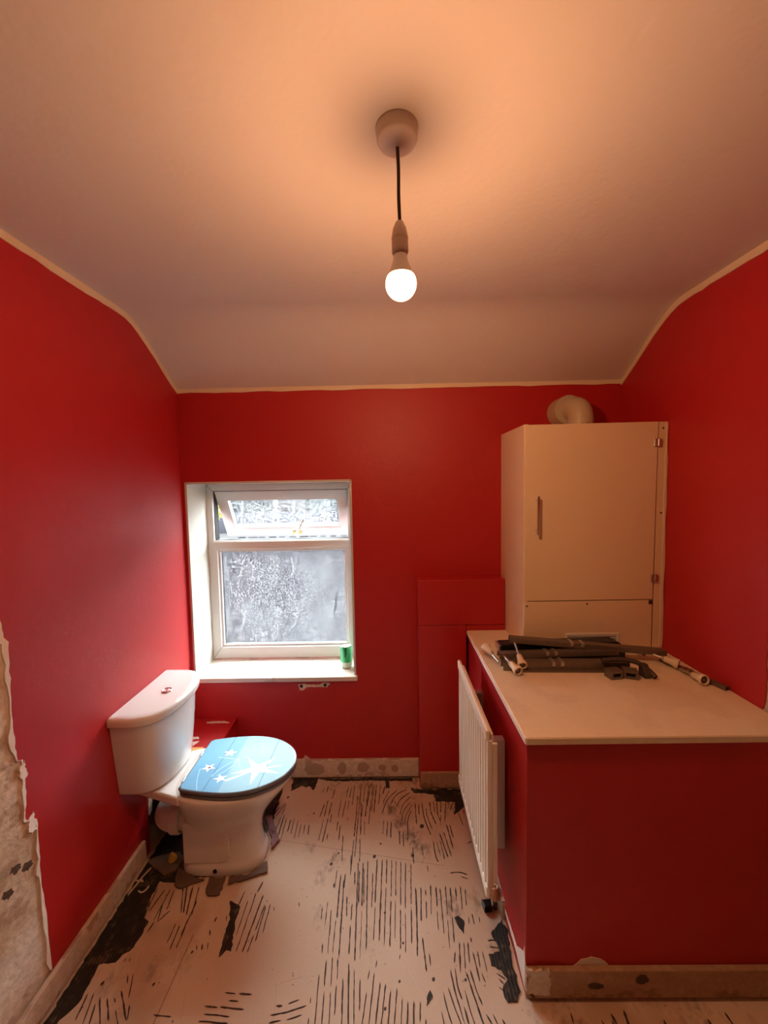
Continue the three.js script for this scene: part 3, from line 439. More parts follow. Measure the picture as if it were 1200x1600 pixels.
// ---------------------------------------------------------------- pendant lamp
{
  const o = thing('pendant_lamp', 'bare glowing bulb hanging from the ceiling on a dark cord', 'lamp');
  o.position.set(0.031, CEIL, -0.845);
  mesh('ceiling_rose', lathe([[0, -0.036], [0.005, -0.036], [0.007, -0.033], [0.034, -0.027], [0.0385, -0.0255], [0.0405, -0.022], [0.0425, -0.004], [0.043, 0], [0, 0]], 56), M.lampWhite, o);
  mesh('cord', tube([V(0, -0.032, 0), V(0.001, -0.08, 0.001), V(0, -0.13, 0), V(0.001, -0.186, 0)], 0.0036, 30, 10), M.cord, o);
  const h = mesh('lampholder', lathe([[0.0035, -0.178], [0.008, -0.180], [0.0135, -0.192], [0.0158, -0.204], [0.0158, -0.209], [0.0166, -0.210], [0.0172, -0.238], [0.0162, -0.241], [0.0150, -0.2435], [0.0125, -0.245], [0.0125, -0.232], [0, -0.232]], 36), M.lampWhite, o);
  mesh('shade_ring', lathe([[0.0160, -0.2095], [0.0172, -0.2105], [0.0172, -0.214], [0.0166, -0.215]], 36), M.lampWhite, h);
  const collar = mesh('bulb_collar', lathe([[0.0125, -0.240], [0.0135, -0.246], [0.0155, -0.256], [0.020, -0.270], [0.0283, -0.2865], [0.0277, -0.288], [0, -0.288]], 40), M.plasticWhite, o);
  collar.userData.label = 'white plastic neck of the bulb';
  const pts = [[0.0282, -0.2875]]; for (let i = 0; i <= 20; i++) { const a = mix(0.44, -Math.PI / 2, i / 20); pts.push([i === 20 ? 0 : 0.032 * Math.cos(a), -0.302 + 0.032 * Math.sin(a)]); }
  part(mesh('bulb_globe', lathe(pts, 48), M.bulb, o), 'glowing frosted globe');
  const l = new THREE.PointLight(BULB_COLOR, BULB_POWER, 0, 2); l.name = 'bulb_light'; l.position.set(0, -0.306, 0); l.castShadow = true; l.shadow.radius = 1.5; o.add(l);
  o.rotation.z = 0.012;
}

// ---------------------------------------------------------------- bulkhead, worktop, pipe boxing
{
  const o = thing('boxed_bulkhead', 'red painted boxed cupboard base under the beige worktop', 'boxing');
  mesh('front_panel', extZ(jag(rect(CX, R - 0.001, 0.0, TOP - 0.022), 0.4, 0.0002), CZ - 0.018, CZ), M.red, o);
  mesh('side_panel', box(CX, CX + 0.018, 0, TOP - 0.022, -1.9125, CZ - 0.018), M.red, o);
  mesh('corner_bead', box(CX - 0.0012, CX + 0.006, 0.11, TOP - 0.023, CZ - 0.006, CZ + 0.0012, 0.001), M.red, o);
  part(mesh('bare_patch', extZ(jag([[0.525, 0.100], [0.63, 0.100], [0.605, 0.121], [0.578, 0.128], [0.548, 0.120]], 0.02, 0.003), CZ - 0.001, CZ + 0.0016), M.chip, o), 'bare plaster chip above the skirting');
  part(mesh('scraped_edge', extX(jag([[-1.092, 0.012], [-1.092, 0.10], [-1.10, 0.15], [-1.115, 0.115], [-1.17, 0.062], [-1.3, 0.045], [-1.3, 0.03], [-1.17, 0.036], [-1.12, 0.022]].reverse(), 0.02, 0.003), CX - 0.0016, CX + 0.001), M.boardPale, o), 'white scraped lower edge');
  mesh('side_skirting', extX(rect(-1.9, -1.30, 0.004, 0.07), CX - 0.010, CX), M.board, o);
}
{
  const o = structure('baseboard_bulkhead', 'rough dark skirting under the red bulkhead front', 'skirting');
  mesh('board', extZ(rect(CX - 0.004, R, 0.014, 0.102), CZ, CZ + 0.016, undefined, 0.003), M.boardDark, o);
  for (const [x, y, a, b] of [[0.585, 0.055, 0.024, 0.010], [0.72, 0.075, 0.018, 0.016], [0.40, 0.035, 0.012, 0.016]]) { const pts = []; for (let i = 0; i < 14; i++) { const t = i / 14 * 6.283; pts.push([x + a * rr(0.8, 1.15) * Math.cos(t), y + b * rr(0.8, 1.15) * Math.sin(t)]); } mesh('gouge', extZ(pts, CZ + 0.015, CZ + 0.0168), M.brownVoid, o); }
  mesh('filler_lump', extZ(jag(rect(0.384, 0.45, 0.03, 0.106), 0.008, 0.006), CZ + 0.012, CZ + 0.0175), M.board, o);
}
{
  const o = thing('worktop', 'dusty beige laminate worktop holding the pile of metal legs', 'worktop');
  mesh('top_board', box(CX - 0.008, R - 0.001, TOP - 0.022, TOP, -1.912, CZ + 0.012, 0.004), M.laminate, o);
  mesh('edge_strip', box(CX - 0.006, R - 0.002, TOP - 0.0205, TOP - 0.0035, CZ + 0.0115, CZ + 0.0135), M.laminateEdge, o);
  mesh('side_edge_strip', box(CX - 0.0095, CX - 0.0078, TOP - 0.0205, TOP - 0.0035, -1.91, CZ + 0.010), M.boardPale, o);
  part(mesh('back_strip', box(0.565, R - 0.001, TOP - 0.022, TOP - 0.0005, B + 0.001, -1.912), M.laminate, o), 'strip of worktop under the cupboard');
}
{
  const o = thing('pipe_boxing', 'red painted pipe boxing between window wall and worktop', 'boxing');
  mesh('upper_panel', box(0.136, 0.564, 0.842, 1.068, B + 0.001, -1.911, 0.003), M.red, o);
  mesh('lower_panel', box(0.136, CX - 0.010, 0.0, 0.839, B + 0.001, -1.914, 0.003), M.red, o);
  mesh('ledge_panel', box(CX - 0.009, 0.564, 0.79, 0.839, B + 0.001, -1.914), M.red, o);
}
// ---------------------------------------------------------------- boiler cupboard
{
  const o = thing('boiler_cupboard', 'tall beige wall cupboard with bar handle standing on the worktop', 'cupboard');
  const z = -1.655, x0 = 0.567, y1 = 1.776;
  mesh('side_panel', box(x0, x0 + 0.018, TOP + 0.001, y1, B + 0.001, z - 0.002, 0.002), M.cabinet, o);
  mesh('top_panel', box(x0 + 0.019, R - 0.001, y1 - 0.022, y1 - 0.004, B + 0.001, z - 0.021), M.cabinet, o);
  const st = mesh('edge_post', extZ([[1.116, TOP + 0.001], [R - 0.001, TOP + 0.001], [R - 0.001, y1], [1.120, y1]], z - 0.03, z - 0.004, undefined, 0.001), M.cabinet, o);
  for (const y of [1.75, 1.40]) mesh('screw', cyl(V(1.138, y, z - 0.006), V(1.138, y, z - 0.003), 0.004, 0.004, 10), M.darkSteel, st);
  mesh('caulk_line', extZ(jag([[1.146, 0.83], [1.157, 0.83], [1.157, 1.77], [1.150, 1.77]], 0.05, 0.002), z - 0.006, z - 0.001), M.cream, st);
  const d = mesh('door', extZ([[x0 + 0.001, 1.034], [1.110, 1.034], [1.116, y1], [x0 + 0.001, y1 - 0.003]], z - 0.019, z, undefined, 0.0015), M.cabinet, o);
  const hd = mesh('handle', [box(0.612, 0.622, 1.318, 1.480, z + 0.022, z + 0.031, 0.003), cyl(V(0.617, 1.335, z), V(0.617, 1.335, z + 0.024), 0.0045), cyl(V(0.617, 1.463, z), V(0.617, 1.463, z + 0.024), 0.0045)], M.chrome, d);
  hd.userData.label = 'slim metal bar handle';
  for (const y of [1.690, 1.125]) mesh('hinge', [box(1.098, 1.128, y - 0.017, y + 0.017, z - 0.001, z + 0.006, 0.003), cyl(V(1.117, y - 0.014, z + 0.004), V(1.117, y + 0.014, z + 0.004), 0.006, 0.006, 12)], M.zinc, d);
  const hole = rect(0.752, 0.964, 0.835, 0.884);
  const pn = mesh('lower_panel', extZ(rect(x0 + 0.001, 1.109, TOP + 0.001, 1.030), z - 0.019, z - 0.0005, [hole.reverse()], 0.001), M.cabinet, o);
  for (const [x, y] of [[0.581, 1.012], [0.835, 1.018], [0.574, 0.86]]) mesh('screw', cyl(V(x, y, z - 0.002), V(x, y, z + 0.0006), 0.004, 0.004, 10), M.darkSteel, pn);
  mesh('bracket', box(1.094, 1.108, 1.014, 1.030, z - 0.001, z + 0.002), M.darkSteel, pn);
  const gr = mesh('vent_grille', extZ(rect(0.744, 0.972, 0.827, 0.892), z - 0.004, z + 0.003, [rect(0.754, 0.962, 0.837, 0.882).reverse()], 0.001), M.plasticWhite, o);
  for (let i = 0; i < 5; i++) mesh('slat', box(0.754, 0.962, 0.8405 + i * 0.009, 0.8445 + i * 0.009, z - 0.008, z + 0.0015), M.plasticWhite, gr);
  rebase(o, 0.863, TOP, -1.82);
}
{ // flue elbow on top
  const o = thing('flue_elbow', 'dull white flue pipe elbow on top of the boiler cupboard', 'pipe');
  const x = 0.885, z = -1.84;
  mesh('elbow', tube([V(x, 1.7765, z), V(x, 1.80, z), V(x, 1.828, z), V(x - 0.003, 1.858, z - 0.010), V(x - 0.008, 1.876, z - 0.040), V(x - 0.013, 1.880, z - 0.085), V(x - 0.016, 1.880, B + 0.002)], 0.054, 60, 28), M.fluePaint, o);
  part(mesh('wall_collar', cyl(V(x - 0.022, 1.876, B + 0.002), V(x - 0.022, 1.876, B + 0.09), 0.070, 0.068, 36), M.fluePaint, o), 'wider collar against the wall');
  part(mesh('clip_screw', cyl(V(x + 0.004, 1.795, z + 0.050), V(x + 0.004, 1.795, z + 0.060), 0.004, 0.004, 10), M.zinc, o), 'bright screw');
}
// ---------------------------------------------------------------- radiator
{
  const o = thing('radiator', 'fluted cream panel radiator hung on the side of the bulkhead', 'radiator');
  const z0 = -1.685, z1 = -1.182, xf = 0.291, y0 = 0.210, y1 = 0.770, n = 14, pit = (z1 - z0 - 0.03) / n;
  const prof = [[z0, xf + 0.018], [z0, xf + 0.004], [z0 + 0.008, xf + 0.003]];
  for (let i = 0; i < n; i++) { const a = z0 + 0.015 + i * pit; prof.push([a, xf + 0.013], [a + pit * 0.25, xf + 0.013], [a + pit * 0.45, xf], [a + pit * 0.80, xf], [a + pit, xf + 0.013]); }
  prof.push([z1 - 0.008, xf + 0.003], [z1, xf + 0.004], [z1, xf + 0.018]);
  mesh('front_panel', extY(prof.map(([z, x]) => [x, z]), y0 + 0.035, y1 - 0.035), M.radiator, o);
  for (const [a, b] of [[y0, y0 + 0.037], [y1 - 0.037, y1]]) mesh('header_rail', box(xf - 0.001, xf + 0.013, a, b, z0, z1, 0.005), M.radiator, o);
  mesh('back_panel', box(xf + 0.019, xf + 0.026, y0 + 0.02, y1 - 0.02, z0 + 0.01, z1 - 0.014, 0.003), M.radiator, o);
  mesh('end_cheek', box(xf + 0.0185, xf + 0.036, y0 + 0.05, y1 - 0.045, z1 - 0.012, z1 - 0.002, 0.002), M.radiator, o);
  for (const z of [-1.58, -1.28]) mesh('wall_bracket', box(xf + 0.026, CX - 0.0115, 0.3, 0.68, z - 0.015, z + 0.015), M.zinc, o);
  rebase(o, 0.31, y0, -1.43);
}
{
  const o = thing('capped_pipe', 'short capped copper pipe standing out of the floor by the radiator', 'pipe');
  mesh('pipe', cyl(V(0, 0, 0), V(0.0, 0.06, 0), 0.0085), M.darkSteel, o);
  mesh('cap', lathe([[0.0085, 0.036], [0.0135, 0.038], [0.0135, 0.078], [0.012, 0.082], [0.006, 0.083], [0.0055, 0.076], [0, 0.076]], 24), M.copper, o);
  mesh('cap_ring', clean(new THREE.TorusGeometry(0.0085, 0.003, 8, 24).rotateX(Math.PI / 2).translate(0, 0.083, 0)), M.foot, o);
  o.position.set(0.361, 0, -1.338);
}
{ const m = mesh('valve_block', extY(jag([[-0.016, -0.012], [0.018, -0.014], [0.016, 0.014], [-0.012, 0.018]], 0.05, 0.002), 0, 0.022, 0.003), M.black, null); m.position.set(0.330, 0.0005, -1.338); tag(m, 'small dark rubber block on the floor beside the capped pipe', 'block'); }

// ---------------------------------------------------------------- toilet
const TZ = -1.56, TC = -1.575;
{
  const o = thing('toilet', 'white close-coupled toilet with a blue starfish seat lid', 'toilet');
  const N = 56;
  const ring = (y, xb, xf, hw, pb, pf) => {     // egg outline: xb back, xf front
    const xc = mix(xb, xf, 0.45), out = [];
    for (let i = 0; i < N; i++) { const t = i / N * Math.PI * 2, c = Math.cos(t), s = Math.sin(t), p = c < 0 ? pb : pf; const e = (v) => Math.sign(v) * Math.abs(v) ** p; out.push([xc + (c < 0 ? xc - xb : xf - xc) * e(c), y, TZ + hw * e(s)]); }
    return out;
  };
  mesh('pan', loft([
    ring(0, -0.856, -0.542, 0.094, 0.5, 0.72), ring(0.004, -0.862, -0.535, 0.100, 0.5, 0.72), ring(0.028, -0.862, -0.535, 0.100, 0.5, 0.72), ring(0.040, -0.857, -0.541, 0.096, 0.5, 0.74),
    ring(0.052, -0.853, -0.549, 0.089, 0.5, 0.78), ring(0.115, -0.850, -0.556, 0.085, 0.55, 0.85), ring(0.17, -0.850, -0.548, 0.090, 0.6, 0.9), ring(0.215, -0.852, -0.527, 0.105, 0.62, 0.95),
    ring(0.262, -0.856, -0.490, 0.132, 0.65, 1.0), ring(0.302, -0.860, -0.456, 0.153, 0.66, 1.0), ring(0.332, -0.864, -0.430, 0.168, 0.66, 1.0), ring(0.350, -0.866, -0.417, 0.174, 0.66, 1.0),
    ring(0.364, -0.866, -0.412, 0.176, 0.66, 1.0), ring(0.372, -0.862, -0.416, 0.172, 0.66, 1.0), ring(0.373, -0.84, -0.43, 0.16, 0.66, 1.0)]), M.ceramic, o);
  part(mesh('cistern_ledge', extY([[-1.025, TZ - 0.085], [-0.82, TZ - 0.150], [-0.77, TZ - 0.12], [-0.77, TZ + 0.12], [-0.82, TZ + 0.150], [-1.025, TZ + 0.085]], 0.334, 0.372, 0.010, 4), M.ceramic, o), 'flat ledge carrying the cistern');
  mesh('side_moulding', extZ([[-0.838, 0.050], [-0.70, 0.050], [-0.665, 0.058], [-0.655, 0.08], [-0.655, 0.165], [-0.672, 0.175], [-0.72, 0.178], [-0.78, 0.21], [-0.838, 0.22]], TZ + 0.066, TZ + 0.0935, undefined, 0.004), M.ceramic, o);
  mesh('bolt_hole', cyl(V(-0.712, 0.024, TZ + 0.092), V(-0.712, 0.024, TZ + 0.1012), 0.0085, 0.0085, 16), M.hole, o);
  // outlet horn
  mesh('outlet_horn', cyl(V(-0.80, 0.180, TZ + 0.012), V(-0.882, 0.180, TZ + 0.008), 0.052, 0.052, 36), M.ceramic, o);
  // cistern
  const dRing = (y, hw, xf, xs) => {
    const pts = [], K = 20; const xb = -1.0385;
    pts.push([xb, y, TC - hw], [xb, y, TC - hw]);
    for (let i = 0; i <= K; i++) { const t = i / K * Math.PI - Math.PI / 2, s = Math.sin(t), c = Math.cos(t); const k = Math.abs(c) ** 0.75; pts.push([mix(xs, xf, k), y, TC + hw * Math.sign(s) * Math.abs(s) ** 0.90]); }
    pts.push([xb, y, TC + hw], [xb, y, TC + hw]);
    return pts.reverse();
  };
  const cz = mesh('cistern', loft([dRing(0.3725, 0.140, -0.895, -1.00), dRing(0.376, 0.152, -0.882, -0.995), dRing(0.388, 0.160, -0.872, -0.99), dRing(0.45, 0.167, -0.866, -0.985), dRing(0.55, 0.178, -0.858, -0.98), dRing(0.672, 0.190, -0.850, -0.975)]), M.ceramic, o);
  cz.userData.label = 'white ceramic cistern';
  const ld = mesh('cistern_lid', loft([dRing(0.668, 0.190, -0.848, -0.975), dRing(0.669, 0.198, -0.838, -0.970), dRing(0.673, 0.201, -0.835, -0.968), dRing(0.692, 0.201, -0.835, -0.968), dRing(0.699, 0.199, -0.838, -0.970), dRing(0.703, 0.193, -0.845, -0.975), dRing(0.7045, 0.180, -0.86, -0.985)]), M.ceramic, o);
  mesh('flush_button', lathe([[0, 0.703], [0.0, 0.709], [0.012, 0.709], [0.0135, 0.7075], [0.015, 0.707], [0.016, 0.7095], [0.0195, 0.709], [0.021, 0.7045], [0.021, 0.702]], 36).translate(-0.93, 0, TC), M.chrome, ld);
  // seat and lid
  const outline = (grow) => {
    const pts = [], xh = -0.818 - grow, xs = -0.63, xf = -0.400 + grow, hw = 0.173 + grow;
    pts.push([xh, TZ - 0.138 - grow], [xh + 0.012, TZ - 0.150 - grow]);
    for (const t of [0.25, 0.5, 0.75]) pts.push([mix(xh, xs, t), TZ - mix(0.148, 0.173, Math.sin(t * Math.PI / 2)) - grow]);
    for (let i = 0; i <= 36; i++) { const a = -Math.PI / 2 + i / 36 * Math.PI; pts.push([xs + (xf - xs) * Math.cos(a), TZ + hw * Math.sin(a)]); }
    for (const t of [0.75, 0.5, 0.25]) pts.push([mix(xh, xs, t), TZ + mix(0.148, 0.173, Math.sin(t * Math.PI / 2)) + grow]);
    pts.push([xh + 0.012, TZ + 0.150 + grow], [xh, TZ + 0.138 + grow]);
    return pts.reverse();
  };
  mesh('seat', extY(outline(-0.003), 0.3735, 0.387, 0.004, 3), M.lidEdge, o).userData.label = 'grey edged toilet seat under the lid';
  const lid = mesh('seat_lid', extY(outline(0), 0.3895, 0.405, 0.006, 4), M.lidEdge, o); lid.userData.label = 'lid with a dark grey rim';
  // printed top of the lid: sea-blue boards, stars and a big starfish
  const S = 1024, c = document.createElement('canvas'); c.width = c.height = S; const x = c.getContext('2d');
  // canvas: x along the length (hinge left, front right), y across (far side up)
  x.fillStyle = '#8cbccf'; x.fillRect(0, 0, S, S);
  x.fillStyle = '#72abce'; x.fillRect(0, 0, 395, S);
  const grain = x.getImageData(0, 0, S, S);
  for (let j = 0; j < S; j++) for (let i = 0; i < S; i++) { const k = (j * S + i) * 4, n = 0.93 + 0.11 * fbm(i / S, j / S, 6, 5, 400); for (let q = 0; q < 3; q++) grain.data[k + q] = Math.min(255, grain.data[k + q] * n); }
  x.putImageData(grain, 0, 0);
  x.strokeStyle = '#2d5f80'; x.lineWidth = 5; for (const p of [265, 760]) { x.beginPath(); x.moveTo(p, 0); x.lineTo(p - 15, S); x.stroke(); }
  const star = (cx, cy, r, rot, k, col) => { x.fillStyle = col; x.beginPath(); for (let i = 0; i < 10; i++) { const a = rot + i * Math.PI / 5, q = i % 2 ? r * k : r; x.lineTo(cx + q * Math.cos(a), cy + q * Math.sin(a)); } x.closePath(); x.fill(); };
  x.lineCap = 'round';
  const line = (w, col, ...p) => { x.strokeStyle = col; x.lineWidth = w; x.beginPath(); x.moveTo(p[0], p[1]); if (p.length > 4) x.quadraticCurveTo(p[2], p[3], p[4], p[5]); else x.lineTo(p[2], p[3]); x.stroke(); };
  line(10, '#b9e2ee', 210, 430, 420, 470); line(9, '#a9d8ee', 250, 760, 300, 560, 420, 480); line(9, '#a9d8ee', 300, 740, 400, 640, 430, 470); line(10, '#a8cfdc', 430, 470, 470, 640, 560, 720); line(8, '#9fd0ea', 90, 620, 120, 800, 190, 960);
  for (let i = 0; i < 26; i++) { const a = rr(420, 660), b = rr(200, 470); line(rr(3, 8), '#a3cbd9', a, b, a + rr(-50, 50), b + rr(-40, 40), a + rr(-60, 70), b + rr(-50, 50)); }
  star(300, 350, 74, -0.3, 0.42, '#f3f1ec'); star(170, 610, 74, 0.2, 0.42, '#f3f1ec'); star(350, 790, 70, 0.5, 0.42, '#f3f1ec');
  star(660, 640, 250, -0.95, 0.26, '#f4f0e9'); line(26, '#f4f0e9', 660, 640, 420, 820); line(20, '#eef2ef', 660, 640, 880, 590);
  x.fillStyle = '#6d5a55'; x.beginPath(); x.ellipse(178, 612, 16, 13, 0, 0, 7); x.fill();
  const t = new THREE.CanvasTexture(c); t.colorSpace = THREE.SRGBColorSpace;
  const g = extY(outline(-0.0065), 0.4042, 0.4056), p = g.attributes.position, uv = g.attributes.uv;
  for (let i = 0; i < p.count; i++) uv.setXY(i, (p.getX(i) + 0.818) / 0.418, 1 - (p.getZ(i) - (TZ - 0.173)) / 0.346);
  part(mesh('printed_top', g, phy({ map: t, roughness: 0.4, specularIntensity: 0.3 }), lid, true), 'blue print of boards with white stars and a starfish');
  for (const s of [-1, 1]) mesh('hinge', [cyl(V(-0.828, 0.383, TZ + s * 0.075 - 0.012), V(-0.828, 0.383, TZ + s * 0.075 + 0.012), 0.008), cyl(V(-0.828, 0.3715, TZ + s * 0.075), V(-0.828, 0.384, TZ + s * 0.075), 0.007)], M.chrome, o);
  rebase(o, -0.72, 0, TZ);
}
{ // soil pipe: pan connector bending back into the boxing
  const o = thing('soil_pipe', 'fat white plastic soil pipe elbow behind the toilet pan', 'pipe');
  mesh('elbow', tube([V(-0.884, 0.180, TZ + 0.008), V(-0.915, 0.178, TZ + 0.006), V(-0.945, 0.176, TZ - 0.012), V(-0.955, 0.175, TZ - 0.06), V(-0.955, 0.175, TZ - 0.16), V(-0.955, 0.175, -1.96)], 0.056, 60, 32), M.pipeWhite, o);
  mesh('collar', lathe([[0.056, 0], [0.062, 0.003], [0.064, 0.010], [0.064, 0.034], [0.061, 0.040], [0.056, 0.042]], 40).rotateZ(Math.PI / 2).translate(-0.872, 0.180, TZ + 0.009), M.pipeWhite, o);
}
{
  const o = thing('soil_pipe_boxing', 'low red boxing with peeling paint in the corner behind the toilet', 'boxing');
  mesh('top_panel', box(L + 0.001, -0.812, 0.322, 0.336, B + 0.001, -1.715, 0.002), M.red, o);
  mesh('side_panel', box(-0.826, -0.812, 0, 0.321, B + 0.001, -1.74), M.red, o);
  for (const [pts, mt] of [[[[-0.97, -1.79], [-0.92, -1.80], [-0.935, -1.765], [-0.965, -1.75]], M.chip], [[[-0.98, -1.83], [-0.94, -1.835], [-0.93, -1.815], [-0.96, -1.81]], M.chip], [[[-0.98, -1.745], [-0.93, -1.755], [-0.88, -1.755], [-0.87, -1.735], [-0.92, -1.728], [-0.98, -1.718]], M.orangeChip], [[[-0.955, -1.955], [-0.87, -1.96], [-0.835, -1.945], [-0.87, -1.942], [-0.95, -1.940]], M.chip]])
    part(mesh('peeled_patch', extY(jag(pts, 0.012, 0.003), 0.3355, 0.3368), mt, o), 'peeled paint patch');
}
// broken flooring under the toilet and scraps
const shard = (name, pts, y, h, mat, label, tilt = 0) => {
  let cx = 0, cz = 0; for (const [a, b] of pts) { cx += a / pts.length; cz += b / pts.length; }
  const m = mesh(name, extY(jag(pts.map(([a, b]) => [a - cx, b - cz]), 0.014, 0.0035), 0, h, 0.001, 1), mat, null); m.position.set(cx, y, cz); m.rotation.z = tilt;
  return tag(m, label, 'floor piece', 'broken floor pieces round the toilet');
};
shard('broken_tile', [[-1.015, -1.515], [-1.0, -1.535], [-0.905, -1.558], [-0.865, -1.528], [-0.883, -1.477], [-0.914, -1.456]], 0.002, 0.012, M.slate, 'broken brown floor piece behind the pan, nearest the left wall');
shard('broken_tile', [[-0.874, -1.530], [-0.868, -1.466], [-0.749, -1.444], [-0.826, -1.412], [-0.857, -1.425], [-0.869, -1.470]], 0.002, 0.007, M.slate, 'large broken brown floor piece at the back corner of the pan foot');
shard('broken_tile', [[-0.735, -1.455], [-0.668, -1.455], [-0.664, -1.388], [-0.706, -1.383], [-0.717, -1.391]], 0.002, 0.007, M.slate, 'small square brown floor piece sticking out in front of the pan foot');
shard('broken_tile', [[-0.655, -1.456], [-0.585, -1.462], [-0.524, -1.52], [-0.509, -1.474], [-0.591, -1.443], [-0.648, -1.425]], 0.002, 0.007, M.slate, 'long curved brown floor piece along the front of the pan foot');
shard('broken_tile', [[-0.595, -1.735], [-0.572, -1.742], [-0.496, -1.61], [-0.522, -1.573], [-0.530, -1.61]], 0.002, 0.012, M.mauve, 'mauve torn strip on the window side of the pan foot', 0.04);
{ const m = mesh('yellow_cap', lathe([[0, 0], [0.016, 0], [0.017, 0.004], [0.013, 0.018], [0.006, 0.030], [0, 0.032]], 24), M.yellow, null); m.position.set(-0.912, 0.0142, -1.520); m.rotation.z = 0.15; tag(m, 'small yellow plastic cap lying behind the toilet pan', 'cap'); }
{ const m = mesh('paper_scrap', tube([V(-0.02, 0.003, 0.004), V(-0.006, 0.003, 0.010), V(0.008, 0.006, 0.004), V(0.012, 0.008, -0.010)], 0.0026, 20, 8), M.boardPale, null); m.position.set(-0.962, 0.0025, -1.408); tag(m, 'small white curl of sealant on the dark adhesive by the skirting', 'scrap'); }
{ const m = mesh('sealant_strip', tube([V(0.014, 0.004, -0.055), V(0.004, 0.005, -0.02), V(-0.004, 0.004, 0.02), V(-0.010, 0.004, 0.05)], 0.003, 24, 8), M.chip, null); m.position.set(-1.003, 0.0015, -1.44); tag(m, 'long pale strip of sealant beside the left skirting', 'scrap'); }

// ---------------------------------------------------------------- dismantled bath legs piled on the worktop
function channel(len, w, h, t = 0.002) {      // inverted U channel along x, resting on its edges, from x = 0
  return [box(0, len, h - t, h, -w / 2, w / 2), box(0, len, 0, h - t, -w / 2, -w / 2 + t), box(0, len, 0, h - t, w / 2 - t, w / 2)];
}
function footAt(o, from, to) {     // threaded rod ending in a round pale foot
  const d = to.clone().sub(from).normalize();
  const rod = mesh('threaded_rod', cyl(from, to, 0.0042, 0.0042, 12), M.zinc, o);
  const q = new THREE.Quaternion().setFromUnitVectors(V(0, 1, 0), d), put = (g) => clean(g.applyQuaternion(q).translate(to.x, to.y, to.z));
  const f = mesh('plastic_foot', put(lathe([[0.0042, -0.022], [0.011, -0.022], [0.013, 0.0], [0.015, 0.010], [0.0185, 0.014], [0.0185, 0.024], [0.0165, 0.026], [0.0145, 0.026], [0.0135, 0.020], [0, 0.020]], 28)), M.foot, o);
  mesh('foot_socket', put(lathe([[0.004, 0.0205], [0.011, 0.0208], [0.011, 0.0225], [0.006, 0.024], [0.004, 0.0205]], 20)), M.darkSteel, f);
  mesh('lock_nut', put(lathe([[0.0042, -0.030], [0.009, -0.030], [0.009, -0.0225], [0.0042, -0.0225]], 6)), M.zinc, rod);
}
function leg(label, a, b, w, h, roll) {
  const o = thing('bath_leg', label, 'metal leg', 'metal legs piled on the worktop');
  const d = b.clone().sub(a), len = d.length();
  const ch = mesh('channel', channel(len, w, h), M.steel, o);
  for (const k of [0.40, 0.47]) mesh('clip', [box(len * k - 0.006, len * k + 0.006, h, h + 0.003, -w / 2 - 0.003, w / 2 + 0.003), box(len * k - 0.006, len * k + 0.006, h - 0.012, h, w / 2, w / 2 + 0.003), cyl(V(len * k, h - 0.006, w / 2 + 0.003), V(len * k, h - 0.006, w / 2 + 0.007), 0.004, 0.004, 8)], M.zinc, ch);
  o.position.copy(a);
  o.quaternion.setFromEuler(new THREE.Euler(roll, -Math.atan2(d.z, d.x), Math.asin(d.y / len), 'YZX'));
  return o;
}
const local = (o, v) => { o.updateMatrixWorld(true); return o.worldToLocal(v.clone()); };
